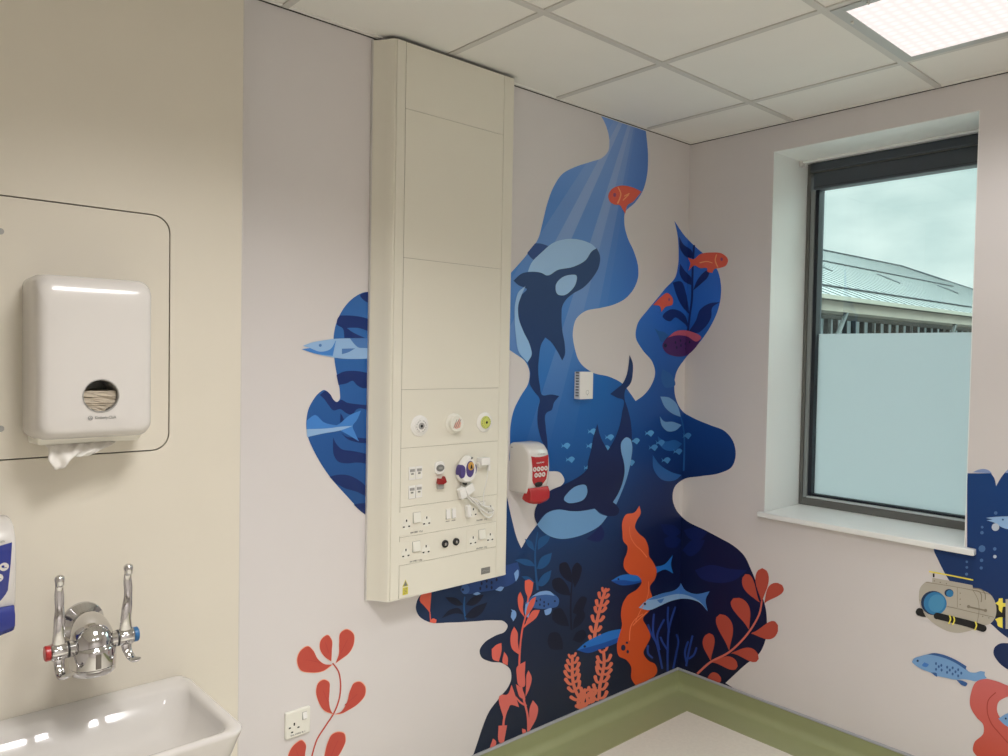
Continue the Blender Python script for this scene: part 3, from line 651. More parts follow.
# adapter plugged in at upper right with a hanging lead
ad = empty('adapter_plug', 'small white plug with a thin hanging lead right of the handset', 'plug', tuple(T(481.5, 462, .01)))
block(722, 90, .021, .014, 0, -.0002, .030, 'plug_top', ad); block(708, 122, .017, .010, 0, -.0002, .018, 'plug_base', ad, M['creamplastic']); block(778, 148, .0055, .011, 0, .008, .020, 'lead_collar', ad)
bm = bmesh.new(); tube(bm, cpath([(752, 100), (782, 130), (780, 180), (768, 260), (752, 330), (742, 400), (748, 470)], .014), .0017, 8); kid(obj('lead', bm, M['bright'], smooth=True, angle=180), ad)
block(602, 510, .0085, .022, .1, .002, .020, 'pull_toggle', cb)

# ------------------------------------------------------------------ wall socket low down and sensor box
c = on(1, 0, 296.8, 722); x, z = c.x, c.z
ws = empty('wall_socket', 'single white switched socket low on the wall beside the red plant', 'socket', (x, 0, z))
bm = bmesh.new(); loft(bm, [[Vector((x+a, -d, z+b)) for a, b in rrect(0, 0, .043-s, .0435-s, .004, 3)] for d, s in ((.0003, 0), (.007, 0), (.0095, .003))]); kid(obj('face_plate', bm, M['creamplastic'], smooth=True, angle=30), ws)
y0 = -.0095
bm = bmesh.new(); box(bm, x-.0135-.0025, x-.0135+.0025, y0-.0006, y0+.001, z-.004, z+.005); box(bm, x-.0325, x-.0255, y0-.0006, y0+.001, z-.016+.006, z-.0115+.006); box(bm, x-.0025, x+.0045, y0-.0006, y0+.001, z-.016, z-.0115)
box(bm, x-.0245, x-.0175, y0-.0006, y0+.001, z-.026, z-.0215); kid(obj('pin_slot', bm, M['black']), ws)
bm = bmesh.new(); box(bm, x+.0140, x+.0300, y0-.0008, y0+.001, z+.006, z+.031); o = obj('switch_surround', bm, M['midgrey']); kid(o, ws)
bm = bmesh.new(); loft(bm, [[Vector((xx, yy, zz)) for yy, zz in ((y0-.0005, z+.031), (y0-.006, z+.010), (y0-.0005, z+.010))] for xx in (x+.0155, x+.0295)]); kid(obj('switch', bm, M['bright']), ws)
text('lettering', '04-MB2 8.1', .007, (x, y0-.0004, z-.034), 'y', M['greyplastic'], ws, width=.050)
c = on(1, -.030, 585.5, 384.5); x, z = c.x+.003, c.z-.004; hw, hh = .042, .059
sb = empty('room_sensor', 'small white square room sensor box with louvred side on the blue mural', 'sensor', (x, 0, z))
bm = bmesh.new(); box(bm, x-hw, x+hw, -.034, -.0004, z-hh, z+hh); kid(obj('sensor_case', bm, M['bright'], bevel=.002), sb)
bm = bmesh.new()
for k in range(9):
    zz = z-hh+.012+k*.0122; box(bm, x-hw-.0004, x-hw+.002, -.027, -.009, zz, zz+.0075)
kid(obj('side_vent', bm, M['greyplastic']), sb)
bm = bmesh.new(); lathe(bm, (x+.006, -.0338, z-.030), (0, -1, 0), [(0, .0095), (.0006, .0095), (.0006, .008), (0, .008)], 20); tube(bm, [(x+.006, -.0343, z-.044), (x+.006, -.0343, z-.036)], .0007, 5); kid(obj('maker_mark', bm, M['midgrey']), sb)
# ------------------------------------------------------------------ printed murals (flat vinyl prints lying on the walls)
SCL = {'A': (500, 110, 4), 'B': (500, 280, 4), 'C': (500, 440, 4), 'D': (400, 567, 4), 'E': (560, 540, 4), 'F': (884, 460, 8.129), 'G': (884, 550, 8.129), 'H': (884, 640, 8.129), 'I': (290, 285, 6), 'J': (290, 395, 6), 'K': (270, 615, 5.362), 'L': (808, 606, 5.04)}
def parse(s):
    cur = 'A'; out = []
    for t in s.split():
        if t[-1] == ':': cur = t[:-1]; continue
        if t == '!':
            out[-1] = (out[-1][0], True); continue
        sharp = t[-1] == '!'; t = t.rstrip('!'); x, y = map(float, t.split(','))
        ox, oy, s_ = SCL[cur]; out.append((Vector((ox+x/s_, oy+y/s_)), sharp))
    return out
def spline(pts, closed=True, n=7):
    P = [p for p, _ in pts]; sh = [s for _, s in pts]; N_ = len(P); out = []
    for i in range(N_ if closed else N_-1):
        j = (i+1) % N_; p1, p2 = P[i], P[j]
        p0 = P[i-1] if (closed or i > 0) else p1; p3 = P[(j+1) % N_] if (closed or j < N_-1) else p2
        L = (p2-p1).length+1e-6
        def tan(a, b, c):
            la = (b-a).length+1e-6; lb = (c-b).length+1e-6
            return ((b-a)/la*lb+(c-b)/lb*la)/(la+lb)*L     # chordal tangent
        t1 = (p2-p1)*.9 if sh[i] else tan(p0, p1, p2)
        t2 = (p2-p1)*.9 if sh[j] else tan(p1, p2, p3)
        if sh[i] and sh[j]: out.append(p1.copy()); continue
        for k in range(n):
            t = k/n; a = 2*t**3-3*t**2+1; b = t**3-2*t**2+t; c = -2*t**3+3*t**2; d = t**3-t**2
            out.append(p1*a+t1*b+p2*c+t2*d)
    if not closed: out.append(P[-1].copy())
    return out
def topix(P): d = Vector(P)-CAM; w = d.dot(CF); return Vector((504+FPX*d.dot(CR)/w, 378-FPX*d.dot(CU)/w))
K0, K1 = topix((0, 0, 2.6)), topix((0, 0, .1))
def side(p):            # >0 : on the window wall, right of the room corner
    return (p.x-K0.x)-(p.y-K0.y)*(K1.x-K0.x)/(K1.y-K0.y)
def clip(poly, s):
    out = []
    for i in range(len(poly)):
        a, b = poly[i], poly[(i+1) % len(poly)]; fa, fb = side(a)*s, side(b)*s
        if fa >= 0: out.append(a)
        if (fa > 0 > fb) or (fa < 0 < fb): out.append(a+(b-a)*(fa/(fa-fb)))
    return out
LC = [0]
def lay(bm, poly, layer):
    """triangulate a pixel outline and lay it on whichever wall it belongs to"""
    LC[0] = (LC[0]+1) % 34; off = .0005+layer*.0004+LC[0]*.000011
    tris = tessellate_polygon([[Vector((p.x, p.y, 0)) for p in poly]])
    for t in tris:
        tri = [poly[i] for i in t]
        for s in (-1, 1):
            c = clip(tri, s)
            if len(c) < 3: continue
            ps = []
            for p in c:
                q = on(1, 0, p.x, p.y) if s < 0 else on(0, 0, p.x, p.y)
                if s < 0: q.y = -off; q.x = min(q.x, -off); q.z = min(max(q.z, .1015), H-.0068)
                else: q.x = -off; q.y = min(q.y, -off); q.z = min(max(q.z, .1015), H-.0068)
                ps.append(q)
            try: bm.faces.new([bm.verts.new(p) for p in ps])
            except ValueError: pass
def fin(name, bm, m, par):
    bmesh.ops.remove_doubles(bm, verts=bm.verts[:], dist=2e-5)
    bmesh.ops.dissolve_degenerate(bm, edges=bm.edges[:], dist=1e-6)
    me = bpy.data.meshes.new(name); bm.to_mesh(me); bm.free(); me.materials.append(m)
    o = bpy.data.objects.new(name, me); COL.objects.link(o)
    if par is not None:
        if par.type == 'EMPTY': kid(o, par)
        else: o.parent = par
    return o
def shape(name, paths, m, layer, par):
    if name.endswith('fin') and not isinstance(paths, str): return [shape(name, s, m, layer, par) for s in paths][0]
    bm = bmesh.new()
    for s in ([paths] if isinstance(paths, str) else paths): lay(bm, spline(parse(s)), layer)
    return fin(name, bm, m, par)
def ribbon(pts, w0, w1, round_=True, scale=4):
    """pixel-space band along a path"""
    P = spline(pts, False, 6) if len(pts) > 2 else [p for p, _ in pts]
    L = []; R_ = []; n = len(P)
    for i, p in enumerate(P):
        d = (P[min(i+1, n-1)]-P[max(i-1, 0)]); d = d/(d.length+1e-9); q = Vector((-d.y, d.x)); w = (w0+(w1-w0)*i/(n-1))/2/scale
        L.append(p+q*w); R_.append(p-q*w)
    cap = []
    if round_:
        d = (P[-1]-P[-2]); d = d/d.length; q = Vector((-d.y, d.x)); w = w1/2/scale
        cap = [P[-1]+q*w*math.cos(a)+d*w*math.sin(a) for a in [PI*k/6 for k in range(1, 6)]]
    return L+cap+R_[::-1]
def strokes(name, lst, w0, w1, m, layer, par, round_=True):
    bm = bmesh.new()
    for s in lst:
        p = parse(s); lay(bm, ribbon(p, w0, w1, round_, SCL[s.split(':')[0]][2]), layer)
    return fin(name, bm, m, par)
def circ(c, x, y, rx, ry=None, rot=0, n=22):
    ox, oy, s_ = SCL[c]; ry = ry or rx
    return [Vector((ox+(x+rx*math.cos(t)*math.cos(rot)-ry*math.sin(t)*math.sin(rot))/s_, oy+(y+rx*math.cos(t)*math.sin(rot)+ry*math.sin(t)*math.cos(rot))/s_)) for t in [2*PI*k/n for k in range(n)]]
def circles(name, lst, m, layer, par):
    bm = bmesh.new()
    for a in lst: lay(bm, circ(*a), layer)
    return fin(name, bm, m, par)
def drop(c, x0, y0, x1, y1, w, bend=0):
    """teardrop leaf growing from (x0,y0) to a rounded end at (x1,y1)"""
    ox, oy, s_ = SCL[c]; A = Vector((x0, y0)); B = Vector((x1, y1)); d = B-A; L = d.length; d /= L; q = Vector((-d.y, d.x)); up = []; dn = []
    for k in range(17):
        t = k/16; r = w/2
        if t < .7: ww = r*(.06+.94*math.sin(t/.7*PI/2)**1.5)
        else: ww = r*math.sqrt(max(0, 1-((t-.7)/.3)**2))
        cpt = A+d*L*t+q*bend*math.sin(t*PI)
        up.append(cpt+q*ww); dn.append(cpt-q*ww)
    return [Vector((ox+p.x/s_, oy+p.y/s_)) for p in up+dn[::-1][1:-1]]
def drops(name, c, lst, m, layer, par):
    out = []
    for a in lst:
        bm = bmesh.new(); lay(bm, drop(c, *a), layer); out.append(fin(name, bm, m, par))
    return out
def wallpix(z):
    for (a, va), (b, vb) in zip(((2.8, 148), (2.5, 155), (1.8, 172), (1.2, 188), (.5, 200)), ((2.5, 155), (1.8, 172), (1.2, 188), (.5, 200), (-1, 205))):
        if z > b: return va+(vb-va)*(a-z)/(a-b)
    return 205
def alb(rgb, z):
    w = srgb(*[wallpix(z)]*3)[0]; return tuple(min(.9, c/w*.67) for c in srgb(*rgb))
def ink(name, stops, rough=.42):
    """printed ink whose colour runs with height on the wall: stops = [(z, (r,g,b) as seen in the photograph)]"""
    m = bpy.data.materials.new(name); m.use_nodes = True; nt = m.node_tree; b = nt.nodes['Principled BSDF']; b.inputs['Roughness'].default_value = rough; b.inputs['Specular IOR Level'].default_value = .3
    g = nt.nodes.new('ShaderNodeNewGeometry'); sx = nt.nodes.new('ShaderNodeSeparateXYZ'); nt.links.new(g.outputs['Position'], sx.inputs[0])
    z0, z1 = min(s[0] for s in stops), max(s[0] for s in stops); z1 = max(z1, z0+.01)
    mr = nt.nodes.new('ShaderNodeMapRange'); mr.inputs[1].default_value = z0; mr.inputs[2].default_value = z1; nt.links.new(sx.outputs['Z'], mr.inputs[0])
    cr = nt.nodes.new('ShaderNodeValToRGB'); e = cr.color_ramp.elements
    st = sorted(stops)
    e[0].position = 0; e[0].color = (*alb(st[0][1], st[0][0]), 1)
    e[1].position = 1; e[1].color = (*alb(st[-1][1], st[-1][0]), 1)
    for zz, c_ in st[1:-1]: k = e.new((zz-z0)/(z1-z0)); k.color = (*alb(c_, zz), 1)
    nt.links.new(mr.outputs[0], cr.inputs[0]); nt.links.new(cr.outputs[0], b.inputs['Base Color'])
    m['ramp'] = cr.name
    return m
def flat(name, rgb, z): return ink(name, [(z, rgb), (z+.01, rgb)])

# water colour: left and right ramps mixed along the wall, plus light shafts fanning from above
def water():
    m = ink('ink_water', [(2.7, (92, 120, 165)), (2.3, (66, 104, 158)), (1.9, (58, 108, 170)), (1.6, (28, 92, 158)), (1.3, (20, 78, 142)), (1.05, (20, 60, 112)), (.8, (20, 46, 84)), (.55, (22, 36, 64)), (.2, (24, 34, 54))])
    nt = m.node_tree; b = nt.nodes['Principled BSDF']; cr = nt.nodes[m['ramp']]
    m2 = ink('ink_water_right', [(2.5, (40, 76, 138)), (2.2, (34, 80, 158)), (1.9, (34, 86, 166)), (1.6, (24, 72, 140)), (1.3, (16, 56, 118)), (1.05, (12, 38, 88)), (.8, (10, 22, 62)), (.5, (12, 20, 58)), (.2, (16, 22, 50))])
    src = m2.node_tree.nodes[m2['ramp']]
    cr2 = nt.nodes.new('ShaderNodeValToRGB'); e = cr2.color_ramp.elements
    ss = src.color_ramp.elements
    e[0].position = ss[0].position; e[0].color = ss[0].color; e[1].position = ss[-1].position; e[1].color = ss[-1].color
    for s in list(ss)[1:-1]: k = e.new(s.position); k.color = s.color
    g = nt.nodes.new('ShaderNodeNewGeometry'); sx = nt.nodes.new('ShaderNodeSeparateXYZ'); nt.links.new(g.outputs['Position'], sx.inputs[0])
    mr = nt.nodes.new('ShaderNodeMapRange'); mr.inputs[1].default_value = .2; mr.inputs[2].default_value = 2.5; nt.links.new(sx.outputs['Z'], mr.inputs[0]); nt.links.new(mr.outputs[0], cr2.inputs[0])
    # along-wall coordinate u = x - y
    u = nt.nodes.new('ShaderNodeMath'); u.operation = 'SUBTRACT'; nt.links.new(sx.outputs['X'], u.inputs[0]); nt.links.new(sx.outputs['Y'], u.inputs[1])
    ur = nt.nodes.new('ShaderNodeMapRange'); ur.interpolation_type = 'SMOOTHSTEP'; ur.inputs[1].default_value = -.75; ur.inputs[2].default_value = -.12; nt.links.new(u.outputs[0], ur.inputs[0])
    mx = nt.nodes.new('ShaderNodeMix'); mx.data_type = 'RGBA'; nt.links.new(ur.outputs[0], mx.inputs[0]); nt.links.new(cr.outputs[0], mx.inputs[6]); nt.links.new(cr2.outputs[0], mx.inputs[7])
    # light shafts
    ap = on(1, 0, 500+576/4, 110-143/4)
    def tt(x, y): p = on(1, 0, 500+x/4, 110+y/4); return (p.x-ap.x)/(ap.z-p.z)
    sh = nt.nodes.new('ShaderNodeMath'); sh.operation = 'SUBTRACT'; sh.inputs[1].default_value = ap.x; nt.links.new(sx.outputs['X'], sh.inputs[0])
    dz = nt.nodes.new('ShaderNodeMath'); dz.operation = 'SUBTRACT'; dz.inputs[0].default_value = ap.z; nt.links.new(sx.outputs['Z'], dz.inputs[1])
    dv = nt.nodes.new('ShaderNodeMath'); dv.operation = 'DIVIDE'; nt.links.new(sh.outputs[0], dv.inputs[0]); nt.links.new(dz.outputs[0], dv.inputs[1])
    edges = [(222, 400, .16), (285, 400, .46), (336, 400, .10), (400, 400, .42), (436, 400, .22), (470, 400, .05), (505, 300, .0)]
    t0, t1 = tt(100, 400), tt(600, 300)
    tr_ = nt.nodes.new('ShaderNodeMapRange'); tr_.inputs[1].default_value = t0; tr_.inputs[2].default_value = t1; nt.links.new(dv.outputs[0], tr_.inputs[0])
    rr = nt.nodes.new('ShaderNodeValToRGB'); rr.color_ramp.interpolation = 'CONSTANT'; q = rr.color_ramp.elements
    q[0].position = 0; q[0].color = (0, 0, 0, 1); q[1].position = 1; q[1].color = (0, 0, 0, 1)
    for x, y, v in edges: k = q.new((tt(x, y)-t0)/(t1-t0)); k.color = (v, v, v, 1)
    nt.links.new(tr_.outputs[0], rr.inputs[0])
    fd = nt.nodes.new('ShaderNodeMapRange'); fd.inputs[1].default_value = 1.25; fd.inputs[2].default_value = 2.3; fd.inputs[3].default_value = .0; fd.inputs[4].default_value = 1; nt.links.new(sx.outputs['Z'], fd.inputs[0])
    mm = nt.nodes.new('ShaderNodeMath'); mm.operation = 'MULTIPLY'; nt.links.new(rr.outputs[0], mm.inputs[0]); nt.links.new(fd.outputs[0], mm.inputs[1])
    lx = nt.nodes.new('ShaderNodeMix'); lx.data_type = 'RGBA'; lx.inputs[7].default_value = (.46, .56, .76, 1)
    nt.links.new(mm.outputs[0], lx.inputs[0]); nt.links.new(mx.outputs[2], lx.inputs[6]); nt.links.new(lx.outputs[2], b.inputs['Base Color'])
    bpy.data.materials.remove(m2)
    return m
K = {}
K['water'] = water()
K['orca'] = ink('ink_orca', [(2.4, (48, 66, 98)), (2.0, (34, 56, 94)), (1.7, (26, 48, 88)), (1.3, (16, 34, 82)), (1.1, (14, 26, 66))])
K['fin'] = flat('ink_fin', (40, 62, 108), 2.2)
K['pale'] = ink('ink_pale', [(2.4, (124, 150, 178)), (1.9, (128, 160, 194)), (1.4, (112, 156, 200)), (1.1, (98, 142, 186))])
K['shade'] = ink('ink_dark_swirl', [(1.2, (10, 26, 66)), (.8, (14, 30, 84))])
K['littlefish'] = ink('ink_little_fish', [(1.5, (86, 150, 200)), (1.1, (70, 130, 180))])
K['littledim'] = flat('ink_little_fish_dim', (62, 118, 172), 1.3)
K['leafpale'] = flat('ink_leaf_pale', (92, 134, 178), 1.4)
K['leafblue'] = flat('ink_leaf_blue', (34, 84, 146), 1.25)
K['weed'] = flat('ink_navy_weed', (20, 38, 92), 2.0)
K['orange'] = flat('ink_orange_fish', (172, 74, 60), 2.2)
K['orangelight'] = flat('ink_orange_light', (214, 124, 84), 2.2)
K['maroon'] = ink('ink_maroon', [(1.95, (116, 62, 92)), (1.82, (62, 34, 84))])
K['rose'] = flat('ink_rose', (158, 78, 98), 1.9)
K['navy'] = flat('ink_navy', (20, 32, 62), 1.0)
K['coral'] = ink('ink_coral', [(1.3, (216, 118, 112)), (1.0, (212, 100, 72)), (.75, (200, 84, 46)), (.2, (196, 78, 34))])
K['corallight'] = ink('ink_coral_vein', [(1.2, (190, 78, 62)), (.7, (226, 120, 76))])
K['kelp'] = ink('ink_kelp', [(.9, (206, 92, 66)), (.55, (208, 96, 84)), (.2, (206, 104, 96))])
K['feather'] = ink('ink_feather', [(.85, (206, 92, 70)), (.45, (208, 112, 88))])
K['plum'] = flat('ink_dark_plant', (12, 20, 42), .8)
K['teal'] = flat('ink_teal_plant', (26, 74, 122), .95)
K['bluefish'] = flat('ink_blue_fish', (34, 104, 184), .85)
K['bluefishd'] = flat('ink_blue_fish_dark', (22, 72, 150), .75)
K['greyfish'] = flat('ink_grey_fish', (132, 168, 208), .75)
K['greyfishd'] = flat('ink_grey_fish_back', (66, 116, 184), .8)
K['branch'] = flat('ink_branch_coral', (40, 66, 140), .6)
K['spotfish'] = flat('ink_spotted_fish', (52, 86, 142), .85)
K['spotfishl'] = flat('ink_spotted_light', (112, 148, 198), .85)
K['deepfish'] = flat('ink_deep_fish', (36, 64, 118), .9)
K['sprig'] = flat('ink_sprig', (178, 72, 60), .5)
K['sprigr'] = flat('ink_sprig_right', (172, 74, 60), .6)
K['stemr'] = flat('ink_stem_right', (196, 104, 92), .6)
K['leafvein'] = flat('ink_leaf_vein', (170, 62, 58), .5)
K['halo'] = flat('ink_halo', (226, 160, 132), .5)
K['wave'] = ink('ink_wave', [(2.1, (20, 40, 92)), (1.4, (18, 38, 90)), (1.0, (22, 40, 88))])
K['swim'] = flat('ink_long_fish', (120, 150, 184), 1.75)
K['swimd'] = flat('ink_long_fish_back', (64, 100, 152), 1.75)
K['tail'] = flat('ink_tail', (58, 112, 178), 1.4)
K['navyr'] = ink('ink_navy_right', [(1.2, (14, 54, 108)), (.6, (20, 38, 80))])
K['cap'] = flat('ink_cap', (120, 138, 178), 1.15)
K['hull'] = flat('ink_hull', (168, 162, 150), .8)
K['hulld'] = flat('ink_hull_line', (126, 118, 104), .8)
K['glassd'] = flat('ink_porthole_ring', (30, 52, 84), .8)
K['glassb'] = flat('ink_porthole', (50, 116, 164), .8)
K['glassl'] = flat('ink_porthole_light', (70, 134, 174), .8)
K['ink'] = flat('ink_black', (28, 28, 30), .8)
K['yel'] = flat('ink_yellow', (222, 208, 84), .8)
K['bub'] = flat('ink_bubble', (70, 104, 150), .9)
K['bubl'] = flat('ink_bubble_light', (168, 178, 192), 1.0)
K['redcoral'] = ink('ink_red_coral', [(.55, (196, 104, 104)), (.2, (186, 78, 60))])
K['redline'] = flat('ink_red_line', (160, 62, 50), .4)
K['bfish'] = flat('ink_fish_body', (112, 152, 196), .6)
K['bfishd'] = flat('ink_fish_fin', (52, 88, 142), .6)

mu = empty('wall_mural', 'large blue underwater mural with two orcas wrapping the room corner', 'mural', (-.8, 0, .11), None)
shape('printed_water', ["A: 404,20! 428,75 437,125 432,165 410,190 360,208 300,228 250,255 215,305 190,370 170,450 152,515 110,575 40,655! -30,700! B: -30,240! 35,278! 60,295 100,325 118,370 112,415 85,460 55,520 42,580 40,660 C: 45,100 110,120 195,125 240,130 257,165 235,190 200,205 160,240 138,290 150,335! 110,390 85,433! 70,400 48,320 25,215! -30,150! D: -30,80! 60,80! 90,95 70,130 63,165 75,195 110,218 200,222 300,217 380,213 415,217 430,235 422,255 380,275 335,305 318,335 325,360 360,378 410,385 440,410 445,445 435,475 400,520 355,580 330,640 310,700 288,765! 275,810! E: 475,545! 690,650! 662,572! 740,500 800,450 822,400 828,330 820,260 795,195 765,120 735,60 690,20 C: 880,392 820,360 740,318 705,280 690,230 700,185 735,157 800,145 880,132 925,110 943,60 B: 943,690 930,640 900,605 840,580 770,550 730,525 705,480 697,420 705,370 740,315 790,260 840,190 875,110 885,40 A: 883,690 870,640 830,590 780,545 740,505 697,443! 708,490 714,560 712,620 700,670 660,715 B: 640,60 590,120 550,175 543,230 570,280 610,330 620,370 605,420 575,460 542,484! 522,455 490,415 440,388 370,370 320,330 298,270 292,200 305,155 340,125 400,112 450,100 500,75 535,35 A: 552,670 552,625 535,565 510,510 497,450 500,410 540,370 570,325 588,260 592,190 582,70!"], K['water'], 0, mu)
# upper orca
shape('fin_print', "A: 140,533! 165,535 200,552 170,575 140,605! 120,588 108,572!", K['fin'], 1, mu)
oc = shape('orca', "A: 53,683! 85,655 130,647 165,652 186,662 230,640 290,628 340,602 370,562 386,553! 398,580 395,625 370,670 330,712 B: 290,55 262,80 248,105 245,140 248,200 258,260 258,300 248,322! 225,280 200,245 180,230! 165,255 155,310 152,370 158,420 168,460 205,458 236,464! 215,490 205,520 186,530 182,590 188,640 190,700! 178,670 160,625 149,570 152,510 158,478 135,445 118,415 120,370 110,330! 124,300 118,260 92,205 73,150 72,100 85,60 105,35 A: 100,712 75,702", K['orca'], 3, mu); oc['label'] = 'upper orca diving head up'
shape('throat_patch', "A: 108,655! 125,612 165,570 215,530 270,516 330,522 370,540 386,556! 370,575 340,620 290,650 230,660 186,670 150,665", K['pale'], 2, oc)
shape('flank_patch', "B: 100,25! 75,45 60,90 57,150 62,220 75,290 108,329! 125,300 118,260 92,205 73,150 72,100 85,60", K['pale'], 4, oc)
shape('eye_patch', "A: 222,700 240,675 275,660 304,662 303,690 285,720 250,742 230,738", K['pale'], 4, oc)
# lower orca
oc = shape('orca', "B: 517,300! 529,330 530,370 520,415 500,440 497,475 508,510 522,570 526,630 C: 527,20 522,80 505,150 480,215 462,258! 476,280 468,298 440,304 405,293 375,272! 330,283 280,284 230,277 190,288 160,315 147,337! 137,310 138,283 155,248 195,205 250,180 300,155 335,130 348,115! 352,80 B: 358,700 372,630 388,575! 400,625 430,682! 455,640 475,590 487,530 490,478 470,472 439,456! 465,435 488,415 505,380 513,340", K['orca'], 4, mu); oc['label'] = 'lower orca swimming down to the left'
shape('flank_patch', "B: 505,629 486,645 484,690 C: 492,80 497,120 487,175 465,225 450,248! 463,258! 482,215 506,150 522,80 C: 525,10 B: 522,640", K['pale'], 5, oc)
shape('eye_patch', "C: 255,240 275,205 310,182 340,180 348,205 335,235 300,250 268,250", K['pale'], 5, oc)
shape('belly_patch', "C: 147,338! 190,290 230,278 280,284 330,283 378,275! 400,295 428,305! 400,340 350,370 290,390 240,395 190,380 160,355", K['pale'], 3, oc)
shape('dark_fin', "C: 345,395! 380,365 402,340! 416,370 410,395 400,404 365,403", K['shade'], 2, oc)
# shoal of little fish
for (x, y, dim) in ((437, 628, 0), (262, 662, 0), (280, 717, 0), (540, 643, 0), (597, 612, 0), (640, 650, 1), (612, 669, 1), (710, 685, 1), (663, 720, 1), (748, 622, 1), (420, 672, 0), (368, 605, 0), (362, 663, 0), (520, 730, 0), (352, 750, 0)):
    s = "B: " + " ".join("%g,%g%s" % (x+a, y+b, e_) for a, b, e_ in ((18, -2, ''), (8, -11, ''), (-3, -8, ''), (-10, -1, ''), (-19, -10, '!'), (-15, 0, ''), (-18, 10, '!'), (-9, 4, ''), (-1, 9, ''), (6, 14, ''), (12, 7, '')))
    shape('little_fish', s, K['littledim' if dim else 'littlefish'], 2, mu)
# pale leafy plant at the corner
pl = strokes('pale_plant', ["B: 722,545 735,600 738,680 735,760"], 5, 8, K['leafblue'], 1, mu)
shape('leaf', "B: 640,466! 675,470 705,495 718,530 722,548! 690,535 660,510", K['leafpale'], 2, pl)
shape('leaf', "B: 638,545! 655,565 690,567 725,580! 700,602 670,605 648,585", K['leafpale'], 2, pl)
shape('leaf', "B: 630,625! 660,645 700,640 728,655! 700,680 660,680 638,660", K['leafblue'], 1, pl)
shape('leaf', "B: 610,700! 640,740 690,770 725,780! 700,800 650,800 615,760", K['leafblue'], 1, pl)
shape('leaf', "B: 648,355! 690,385 700,420 660,430 645,400", K['leafblue'], 1, pl)
# navy weed in the right-hand swath
wd = strokes('navy_weed', ["A: 777,540 773,600 770,680 B: 768,80 760,140 752,205"], 8, 8, K['weed'], 2, mu)
for s in ("A: 715,505! 735,540 765,560 777,592! 745,588 722,560", "A: 720,615! 740,645 765,670 770,702! 735,685 718,655", "A: 773,722! 790,680 815,650 842,632! 832,668 805,695", "B: 690,10! 720,5 745,60 759,138! 735,115 705,60", "B: 650,148 680,118 720,125 750,165 753,190! 725,165 700,150 680,165 662,160", "B: 757,205! 785,160 800,120 835,95 882,88! 850,110 845,150 820,190 790,212"): shape('leaf', s, K['weed'], 2, wd)
# red fish
f = shape('orange_fish', "A: 432,345 445,318 480,303 530,310 565,327! 550,345 530,368 510,380 500,415! 488,395 480,382 455,378 438,365", K['orange'], 2, mu); f['label'] = 'orange fish in the light shafts'
circles('eye', [('A', 457, 340, 6, 8)], K['maroon'], 4, f); strokes('gill_line', ["A: 470,308 482,335 470,372"], 4, 6, K['orangelight'], 3, f); strokes('fin_line', ["A: 495,345 515,335", "A: 490,362 512,340"], 4, 5, K['orangelight'], 3, f)
f = shape('orange_fish', "A: 752,590! 775,597 800,578 850,570 890,575 913,600 905,622 880,632 858,637 850,652! 830,645 830,635 800,632 780,622 755,642! 762,612", K['orange'], 4, mu); f['label'] = 'orange fish crossing the room corner'
circles('eye', [('A', 888, 597, 5, 7)], K['maroon'], 5, f); strokes('gill_line', ["A: 868,578 862,600 872,628"], 4, 5, K['orangelight'], 5, f); strokes('fin_line', ["A: 800,612 830,606 850,612"], 5, 3, K['orangelight'], 5, f)
f = shape('orange_fish', "B: 612,100! 640,70 668,52 690,75 688,98 660,108 645,128! 638,105", K['orange'], 3, mu); f['label'] = 'small orange fish half hidden at the swath edge'
circles('eye', [('B', 675, 78, 4, 6)], K['maroon'], 4, f)
f = shape('maroon_fish', "B: 648,262 660,238 700,210 760,208 805,235! 785,268 745,302 700,305 665,292", K['maroon'], 4, mu)
shape('back_fin', "B: 670,230! 700,206 760,205 806,232 790,246 750,226 700,222", K['rose'], 5, f); circles('eye', [('B', 660, 262, 6, 8)], K['navy'], 5, f)
circles('scale_spot', [('B', x, y, 3, 6) for x, y in ((700, 250), (720, 242), (740, 255), (722, 262), (705, 270), (760, 248), (742, 275))], K['navy'], 5, f)
shape('side_fin', "B: 617,193! 632,203 655,208 672,222! 660,240 645,248 632,222", K['leafblue'], 2, f)
# orange ribbon coral
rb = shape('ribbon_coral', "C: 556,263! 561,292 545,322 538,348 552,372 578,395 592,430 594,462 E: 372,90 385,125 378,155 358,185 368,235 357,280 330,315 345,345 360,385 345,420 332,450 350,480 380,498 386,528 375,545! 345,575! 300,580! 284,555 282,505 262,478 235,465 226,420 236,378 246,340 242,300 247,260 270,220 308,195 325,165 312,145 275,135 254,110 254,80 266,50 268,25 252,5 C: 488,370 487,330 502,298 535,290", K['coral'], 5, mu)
strokes('vein', ["C: 516,345 520,385 540,420 562,440 585,468", "E: 330,295 300,315 283,340 276,400", "E: 345,288 312,318 290,340"], 3, 4, K['corallight'], 6, rb)
strokes('vein', ["E: 352,165 350,220 318,285 300,325"], 2, 3, K['corallight'], 6, rb)
circles('hole_spot', [('E', 251, 430, 9, 12), ('E', 266, 410, 5, 5), ('E', 269, 446, 5, 7)], K['navy'], 6, rb)
